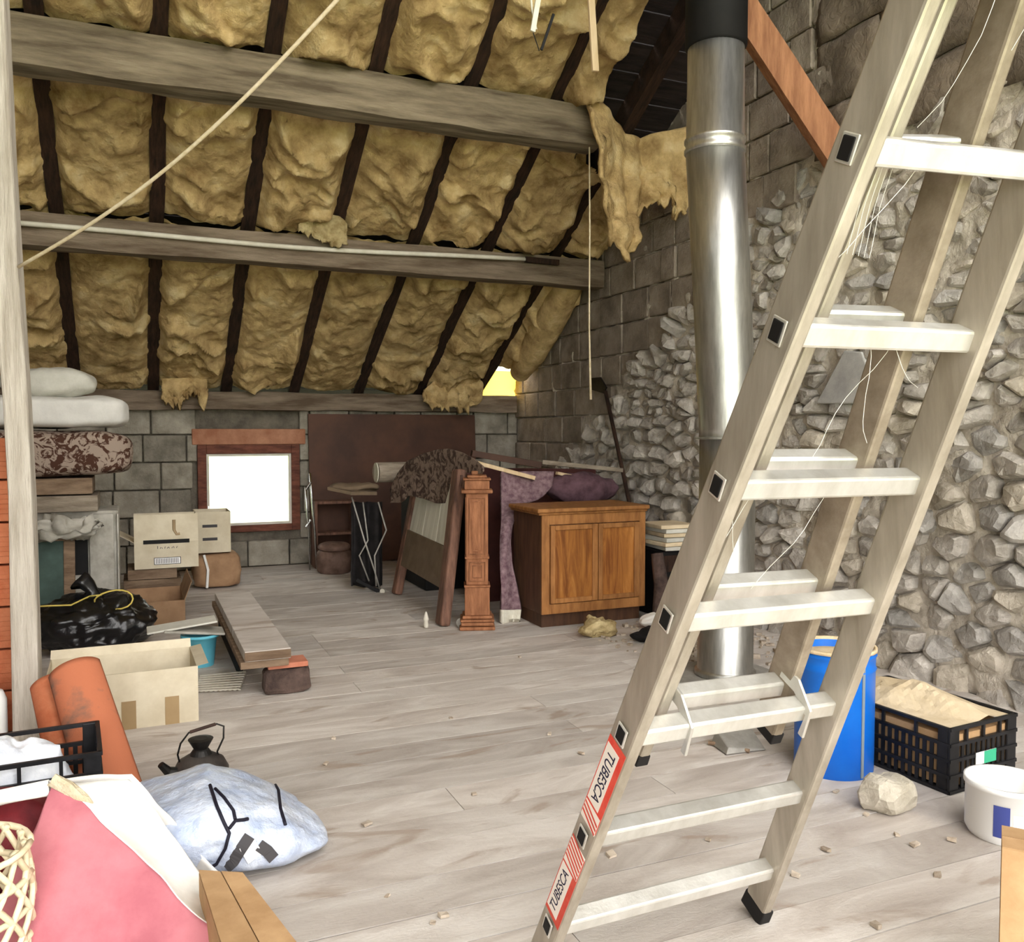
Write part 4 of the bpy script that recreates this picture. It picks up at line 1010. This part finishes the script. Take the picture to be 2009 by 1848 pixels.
# folding stool with black cover
sg = pz(742, 1163)
st = thing('folding_stool', 'folding seat with black cover, chrome legs and a pale cushion', 'stool', (sg.x-.1, sg.y+.12, 0))
YS2 = sg.y+.12
def sx(x, y, d=0): return py(x, y, YS2+d)-st.location
zq = sx(690, 965).z
B().prism([sx(642, 962, -.05)+Vector((0, 0, 0)), sx(690, 972, -.22), sx(740, 972, -.05), sx(735, 960, .2), sx(660, 955, .2)], (0, 0, .03))  .obj('seat', 'panel_brown', st, bevel=.006)
blob('cushion', 'panel_brown', tuple(sx(695, 955, .02)), (.22, .14, .035), st, amp=.02, sc=7, pw=.7, flat=False)
B().grid(lambda u, v: tuple(sx(690+62*u, 985+165*v, .05)+Vector((0, .05*sin(u*14)+.04*nz(u*4, v*3, 1), 0))), 24, 20).obj('black_cover', 'black_cloth', st, smooth=True, solid=.01)
for pl_ in ([(690, 975), (715, 1060), (735, 1120), (746, 1160)], [(712, 985), (722, 1060), (705, 1090), (724, 1140)], [(742, 985), (758, 1040), (735, 1090), (738, 1150)]):
    B().tube([sx(a, b, -.06) for a, b in pl_],   .007, 8).obj('leg', 'plate_metal', st, smooth=True)
B().bar(sx(700, 1138, -.05), sx(750, 1164, -.09), .03, .03).obj('foot_bar', 'black_metal', st, bevel=.004)
B().tube([sx(750, 1160, -.13), sx(752, 1160, -.09)], .022, 12).obj('caster', 'white_paint', st)
# dark chest (added: stands in for the shade behind the leaning frame, carries the roll)
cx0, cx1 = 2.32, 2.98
ch = thing('shade_filler', 'added almost black chest in the shadow behind the leaning frame', 'filler', (cx0, 7.3, 0))
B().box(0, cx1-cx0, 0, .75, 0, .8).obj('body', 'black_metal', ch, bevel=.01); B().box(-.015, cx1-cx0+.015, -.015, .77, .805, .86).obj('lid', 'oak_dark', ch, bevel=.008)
# carpet roll on it
ra = py(738, 927, 7.45)
tag(B().tube([ra, ra+Vector((.95, .12, .0))], .088, 24).obj('carpet_roll', 'grey_wood', smooth=False), 'rolled cream carpet lying on the dark chest', 'carpet roll').location.z = .0
_cr = bpy.data.objects['carpet_roll']; B().tube([ra+Vector((-.006, 0, 0)), ra+Vector((.002, 0, 0))], .086, 24).obj('roll_end', 'cream_pile', _cr)
# leaning frame (headboard) running away from the camera
nb, nt_ = pz(878, 1233), py(912, 922, 5.92); fb, ft = pz(778, 1166), py(822, 955, 7.36)
ft.z = max(ft.z, 1.0)
hd = thing('headboard', 'old wooden bed headboard leaning on its legs with white and brown panels', 'headboard', (nb.x, nb.y, 0))
def hl(p): return p-hd.location
nl, nt2, fl2, ft2 = hl(nb), hl(nt_), hl(fb), hl(ft)
yv = Vector((0, 1, 0))
B().bar(nl+Vector((0, .11, 0)), nt2+Vector((0, .11, 0)), .14, .08, up=(1, 0, 0)).obj('leg', 'dark_wood', hd, bevel=.02)
B().bar(fl2, ft2, .13, .07, up=(1, 0, 0)).obj('leg', 'dark_wood', hd, bevel=.02)
def onp(s_, z):   # s 0 near .. 1 far, at height z
    a = nl+(nt2-nl)*(z/nt_.z); b = fl2+(ft2-fl2)*(z/ft.z); return a+(b-a)*s_
def pan(name, s0, s1, z0_, z1_, m, o=0.0):
    n_ = Vector((-1, .0, .12)).normalized()
    q = [onp(s0, z0_), onp(s1, z0_), onp(s1, z1_), onp(s0, z1_)]
    return B().prism([p+n_*o for p in q], n_*.018).obj(name, m, hd, bevel=.003)
pan('lower_panel', .05, .96, .25, .55, 'panel_brown', .012)
for i in range(3): pan('white_board', .05+.30*i, .05+.30*i+.295, .5, 1.04, 'panel_white', -.004)
pan('top_rail', .02, .98, 1.0, 1.08, 'dark_wood', .0)
# cloth over the headboard
tab = [(766, 960, 986), (782, 926, 986), (800, 905, 972), (830, 890, 978), (858, 882, 988), (878, 880, 986), (888, 882, 940), (908, 888, 925), (930, 900, 930), (948, 914, 930)]
tag(flap('draped_cloth', tab, lambda x, t, v: 7.25+(5.78-7.25)*(x-766)/(940-766)-.03*v, m='floral_dark', amp=.05, sc=9, seed=4, solid=.012, folds=.025, nu=50), 'dark patterned cloth draped over the headboard top', 'cloth')
# skittle like peg on the floor
pg = pz(836, 1232)
tag(B().lathe([(.001, 0), (.016, .004), (.018, .02), (.014, .05), (.02, .06), (.018, .07), (.008, .11), (.001, .12)], 16, c=(pg.x, pg.y)).obj('wooden_peg', 'white_paint', smooth=True), 'small white tipped peg standing on the floor by the headboard', 'peg')
gl = pz(903, 1232)
tag(B().tube([(gl.x, gl.y, .035), (gl.x+.06, gl.y+.05, .035)], .034, 14).obj('small_roller', 'plate_metal'), 'small grey roller between the headboard and the carved post', 'roller')
# carved newel post
nw = pz(946, 1236)
ne = thing('newel_post', 'carved reddish wood newel post with recessed panels', 'newel post', (nw.x, nw.y+.1, 0), radians(-20))
hN = py(962, 927, nw.y+.1).z
B().box(-.125, .125, -.12, .12, 0, .025).box(-.115, .115, -.11, .11, .03, .055).box(-.12, .12, -.115, .115, .058, .075).box(-.105, .105, -.1, .1, .078, .1).obj('plinth', 'newel_wood', ne, bevel=.008)
B().box(-.088, .088, -.085, .085, .1, .3).obj('lower_block', 'newel_wood', ne, bevel=.006)
B().box(-.092, .092, -.09, .09, .3, .315).obj('band', 'newel_wood', ne, bevel=.004)
B().box(-.078, .078, -.075, .075, .315, hN-.14).obj('shaft', 'newel_wood', ne, bevel=.006)
B().box(-.086, .086, -.083, .083, .5, .515).obj('band', 'newel_wood', ne, bevel=.004)
for z0_, z1_ in ((.34, .48), (.53, hN-.17)):
    B().box(-.058, -.05, -.083, -.074, z0_, z1_).box(.05, .058, -.083, -.074, z0_, z1_).box(-.05, .05, -.083, -.074, z0_, z0_+.008).box(-.05, .05, -.083, -.074, z1_-.008, z1_).obj('panel_moulding', 'newel_wood', ne, bevel=.002)
    B().box(-.034, -.028, -.081, -.074, z0_+.025, z1_-.025).box(.028, .034, -.081, -.074, z0_+.025, z1_-.025).box(-.028, .028, -.081, -.074, z0_+.025, z0_+.031).box(-.028, .028, -.081, -.074, z1_-.031, z1_-.025).obj('inner_moulding', 'newel_wood', ne)
    B().box(-.084, -.074, -.05, .05, z0_, z1_).obj('side_panel', 'newel_wood', ne, bevel=.003)
B().box(-.11, .11, -.107, .107, hN-.14, hN-.115).box(-.088, .088, -.085, .085, hN-.115, hN-.05).box(-.098, .098, -.095, .095, hN-.05, hN-.035).box(-.07, .07, -.068, .068, hN-.035, hN-.015).obj('capital', 'newel_wood', ne, bevel=.008)
B().box(-.04, .04, -.04, .04, hN-.015, hN+.015).obj('finial', 'newel_wood', ne, bevel=.01)
# purple carpet sheet behind newel and cabinet
edge = [(925, 1086), (955, 1082), (978, 1060), (990, 1018), (1010, 1010), (1035, 1002), (1065, 999), (1100, 1004), (1150, 1014), (1195, 1023), (1228, 1019)]
dep = [(925, 6.32), (985, 6.22), (1030, 6.02), (1080, 5.93), (1150, 5.88), (1228, 5.86)]
def carp(y0_, y1_, e):
    def fn(u, v):
        yp = y0_+(y1_-y0_)*v; xr_ = interp(edge, yp)[0]; x = 983+(xr_-983)*u; Y = interp(dep, yp)[0]-e+.02*sin(5*u+yp*.02)
        p = py(x, yp, Y); p.z = max(p.z, .004); return tuple(p)
    return fn
cpt = thing('purple_carpet', 'purple speckled carpet sheet leaning between the newel post and the cabinet', 'carpet', (0, 0, 0))
B().grid(carp(926, 1197, 0), 24, 40).obj('pile', 'purple_carpet', cpt, smooth=True, solid=.03)
B().grid(carp(1196, 1229, .006), 24, 6).obj('cream_edge', 'cream_pile', cpt, smooth=True, solid=.04)
# boards stacked behind it
pnl = thing('leaning_panel', 'dark maroon panel standing behind the purple carpet', 'panel', (2.5, 6.62, 0))
B().hexa([(0, 0, .0), (1.25, .1, .0), (1.25, .13, .0), (0, .03, .0), (0, .12, 1.1), (1.25, .22, 1.06), (1.25, .25, 1.06), (0, .15, 1.1)]).obj('sheet', 'maroon_wood' if 'maroon_wood' in MATS else mat('maroon_wood', (62, 30, 28), (86, 48, 44), 4, rough=.6).name, pnl)
def lay(name, a, b, Y0, Y1, w, th, m, label):
    A, Bq = py(*a, Y0), py(*b, Y1)
    return tag(B().bar(A, Bq, w, th).obj(name, m, bevel=.003), label, 'plank')
lay('plank', (925, 889), (1060, 912), 6.66, 6.5, .16, .05, 'brown_board', 'dark brown plank on top of the leaning maroon panel')
lay('plank', (925, 905), (1050, 938), 6.42, 6.22, .05, .03, 'pale_wood', 'pale narrow plank sloping above the purple carpet')
lay('plank', (1058, 906), (1215, 922), 6.5, 6.55, .12, .035, 'grey_wood', 'grey weathered plank near the stone wall above the cabinet')
lay('plank', (1092, 928), (1185, 948), 6.4, 6.42, .04, .025, 'pale_wood', 'short pale splintered plank lying on the carpet fold')
mat('dark_purple', (66, 46, 52), (104, 78, 86), 8, rough=1)
bl = blob('dark_cloth', 'dark_purple', tuple(py(1140, 958, 6.42)), (.34, .14, .13), amp=.03, sc=5, seed=3, flat=False, fold=.04); tag(bl, 'dark maroon cloth bundled over the panel above the cabinet', 'cloth')
# cabinet
cf = pz(1066, 1236); cr2 = py(1266, 1100, 5.56)
CW = cr2.x-cf.x; CD = .5; z_b = py(1062, 1207, 5.56).z; z_t = py(1062, 1003, 5.56).z
cab = thing('oak_cabinet', 'oak sideboard cabinet with two panelled doors by the stone wall', 'cabinet', (cf.x, 5.56, 0))
B().box(.02, CW-.02, .05, CD-.02, 0, z_b).obj('plinth', 'oak_dark', cab)
B().box(0, CW, .012, CD, z_b, z_t-.02).obj('body', 'oak_dark', cab, bevel=.003)
B().box(-.045, CW+.02, -.03, CD, z_t-.012, z_t+.018).box(-.03, CW+.01, -.015, CD, z_t-.03, z_t-.012).obj('top', 'oak', cab, bevel=.01)
B().box(0, .06, 0, .02, z_b, z_t-.03).box(CW-.05, CW, 0, .02, z_b, z_t-.03).box(.06, CW-.05, 0, .02, z_b, z_b+.07).box(.06, CW-.05, 0, .02, z_t-.1, z_t-.03).obj('front_frame', 'oak', cab, bevel=.003)
mid = CW*.5
for dx0, dx1 in ((.065, mid+.02), (mid+.025, CW-.055)):
    z0_, z1_ = z_b+.075, z_t-.105
    s1 = .05 if dx0 > .1 else .035; s0 = .035
    d_ = B().box(dx0, dx0+s0, -.012, .02, z0_, z1_).box(dx1-.045, dx1, -.012, .02, z0_, z1_).box(dx0+s0, dx1-.045, -.012, .02, z0_, z0_+.035).box(dx0+s0, dx1-.045, -.012, .02, z1_-.035, z1_).obj('door', 'oak', cab, bevel=.005)
    B().box(dx0+s0-.002, dx1-.043, .001, .015, z0_+.03, z1_-.03).obj('door_panel', 'oak_panel', d_)
# dust sheet bits, wool lump
wl_ = pz(1182, 1252)
tag(blob('wool_lump', 'wool_edge', (wl_.x, wl_.y+.06, .06), (.13, .09, .07), amp=.03, sc=12, seed=5, fold=.05), 'lump of yellow insulation wool on the floor before the cabinet', 'insulation')
# pile in the corner right of the cabinet
cq = pz(1300, 1255)
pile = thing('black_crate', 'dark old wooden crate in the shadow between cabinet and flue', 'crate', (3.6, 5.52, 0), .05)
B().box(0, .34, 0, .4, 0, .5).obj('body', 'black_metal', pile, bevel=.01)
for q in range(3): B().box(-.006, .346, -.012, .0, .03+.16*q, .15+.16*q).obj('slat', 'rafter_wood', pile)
np_ = 0
for k in range(6):
    tag(B().box(3.6+R.uniform(-.02, .03), 3.92+R.uniform(-.03, .02), 5.5+R.uniform(-.02, .03), 5.84, .507+.032*k, .536+.032*k, Matrix.Translation((3.76, 5.67, 0)) @ Matrix.Rotation(R.uniform(-.12, .12), 4, 'Z') @ Matrix.Translation((-3.76, -5.67, 0))).obj('newspaper', 'paper' if k % 2 else 'grey_cloth', bevel=.004), ['lowest', 'second lowest', 'third from the bottom', 'third from the top', 'second highest', 'topmost'][k]+' old newspaper in the stack right of the oak cabinet', 'newspaper', 'newspapers stacked right of the cabinet')
tag(B().tube([pz(1296, 1226, .02), py(1298, 1150, 5.42), py(1290, 1085, 5.46)], [.06, .055, .045], 10).noisy(.01, 12, 3).obj('dark_log', 'dark_stone', smooth=True), 'short dark log propped in front of the old crate', 'log').location.z = 0
wp = pz(1285, 1232)
tag(blob('white_sack', 'white_cloth', (wp.x+.04, wp.y+.0, .06), (.16, .1, .05), amp=.03, sc=8, seed=7, fold=.04, flat=False), 'dirty white plastic sheet crumpled beside the cabinet', 'plastic sheet')
bp = pz(1276, 1262)
tag(blob('black_rag', 'black_cloth', (bp.x+.02, bp.y+.05, .045), (.11, .08, .048), amp=.03, sc=12, seed=2), 'black crumpled rag on the floor left of the ladder', 'rag')
# spade by the gable
s0_, s1_ = pX(1188, 768, 3.93), pX(1240, 1010, 3.8)
spd = thing('spade', 'old spade leaning on the rubble wall with its dark blade up', 'spade', (s1_.x, s1_.y, 0))
so_ = spd.location
B().tube([Vector((s1_.x, s1_.y, .01))-so_+Vector((.0, .02, 0)), s1_-so_, s0_-so_], .018, 8).obj('shaft', 'rafter_wood', spd, smooth=True)
B().prism([pX(1158, 742, 3.95)-so_, pX(1180, 740, 3.95)-so_, pX(1192, 760, 3.95)-so_, pX(1186, 772, 3.95)-so_, pX(1160, 764, 3.95)-so_], (-.012, 0, 0)).obj('blade', 'dark_iron', spd, bevel=.003)
# scraps by the ladder foot and flue
for i, (a, b, lab) in enumerate((((1388, 1440), (1448, 1428), 'thin splintered lath on the floor under the ladder'), ((1390, 1462), (1470, 1478), 'broken brown twig lying under the ladder'))):
    p, q = pz(*a), pz(*b); tag(B().tube([p+Vector((0, 0, .012)), (p+q)/2+Vector((0, .01, .016)), q+Vector((0, 0, .01))], .009, 6).obj('wood_scrap', 'pale_wood' if i == 0 else 'old_wood'), lab, 'wood scrap')
dp = pz(1475, 1478)
tag(B().hexa([dp+Vector(q) for q in ((-.12, .02, .004), (.08, .0, .004), (.12, .14, .004), (-.1, .16, .004), (-.1, .03, .03), (.06, .01, .012), (.1, .13, .06), (-.08, .15, .07))]).obj('bent_plate', 'plate_metal', bevel=.004), 'bent grey metal scrap on the floor below the ladder', 'metal scrap')
pk = pz(1338, 1325)
tag(B().bar(pz(1318, 1328)+Vector((-.1, -.1, .02)), pz(1366, 1368)+Vector((-.1, -.1, .02)), .05, .03).obj('wood_offcut', 'old_wood', bevel=.003), 'brown wood offcut lying beside the hearth plate', 'wood scrap')
# small chips of plaster scattered on the floor
chip_bm = [B().box(-.012, .012, -.009, .009, 0, .008).noisy(.006, 60, i).mesh('chip') for i in range(4)]
for me in chip_bm: me.materials.append(MATS['debris_chip'])
spots = [(1078, 1442), (885, 1410), (655, 1450), (640, 1500), (870, 1800), (850, 1812), (1020, 1290), (1140, 1480), (1390, 1650), (1700, 1600), (1868, 1650), (1620, 1670), (1560, 1720), (760, 1760), (1760, 1640), (1795, 1660), (1640, 1555), (1200, 1680), (930, 1560), (720, 1620), (1720, 1820), (1840, 1720)]
for i, (a, b) in enumerate(spots):
    o = bpy.data.objects.new('plaster_chip', chip_bm[i % 4]); COL.objects.link(o); p = pz(a, b); o.location = (p.x, p.y, .002); o.rotation_euler = (0, 0, R.uniform(0, 6)); s_ = R.uniform(.6, 1.3); o.scale = (s_, s_, s_)
    tag(o, 'small chip of plaster scattered on the floorboards', 'chip', 'plaster chips on the floor')
# crumbs of stone and mortar between cabinet and flue
cr_b = B(); RC = random.Random(5)
for i in range(420):
    x_, y_ = RC.gauss(3.5, .28), RC.gauss(4.95, .35)
    if x_ > 3.98 or (x_-PC.x)**2+(y_-PC.y)**2 < .04 or (x_ < 3.55 and y_ > 5.5) or (x_ > 3.55 and y_ > 5.45): continue
    s_ = RC.uniform(.004, .016)*(1.8 if RC.random() < .08 else 1)
    cr_b.box(-s_, s_, -s_*.7, s_*.7, 0, s_, Matrix.Translation((x_, y_, .001)) @ Matrix.Rotation(RC.uniform(0, 6), 4, 'Z'))
o = stuff(cr_b.noisy(.004, 50, 2).obj('stone_crumbs', 'debris_chip')); o['label'] = 'crumbs of mortar scattered between cabinet and flue pipe'
# cobwebs on the ladder
cw = B()
mat('cobweb', (236, 234, 228), rough=1)
def web(p, q, sag, r=.0006, n=8):
    cw.tube([p+(q-p)*(i/n)+Vector((0, 0, -sag*sin(pi*i/n)))+noise.noise_vector((p+(q-p)*(i/n))*9)*.012 for i in range(n+1)], r, 4)
LL = lambda k: LO+LU*k; RR = lambda k: RO+RU*k
RW = random.Random(3)
for i in range(9):
    k = RW.choice([4, 5, 5, 6, 6, 7]); a = LL(k)+(RR(k)-LL(k))*RW.uniform(.05, .95)
    q = LL(k-RW.uniform(.3, 1))+(RR(k-.5)-LL(k-.5))*RW.choice([.04, .97, RW.uniform(.1, .9)]) - n1*.05
    web(a, q, RW.uniform(.0, .04))
for i in range(5):
    k = 6-.2*i; web(LL(6)+Vector((.05+.01*i, -.01, 0)), LL(5.45)+Vector((.07+.012*i, -.01, 0)), .0, .0005)
o = stuff(cw.obj('cobwebs', 'cobweb')); o['label'] = 'thin white cobweb strands hanging on the ladder rungs'
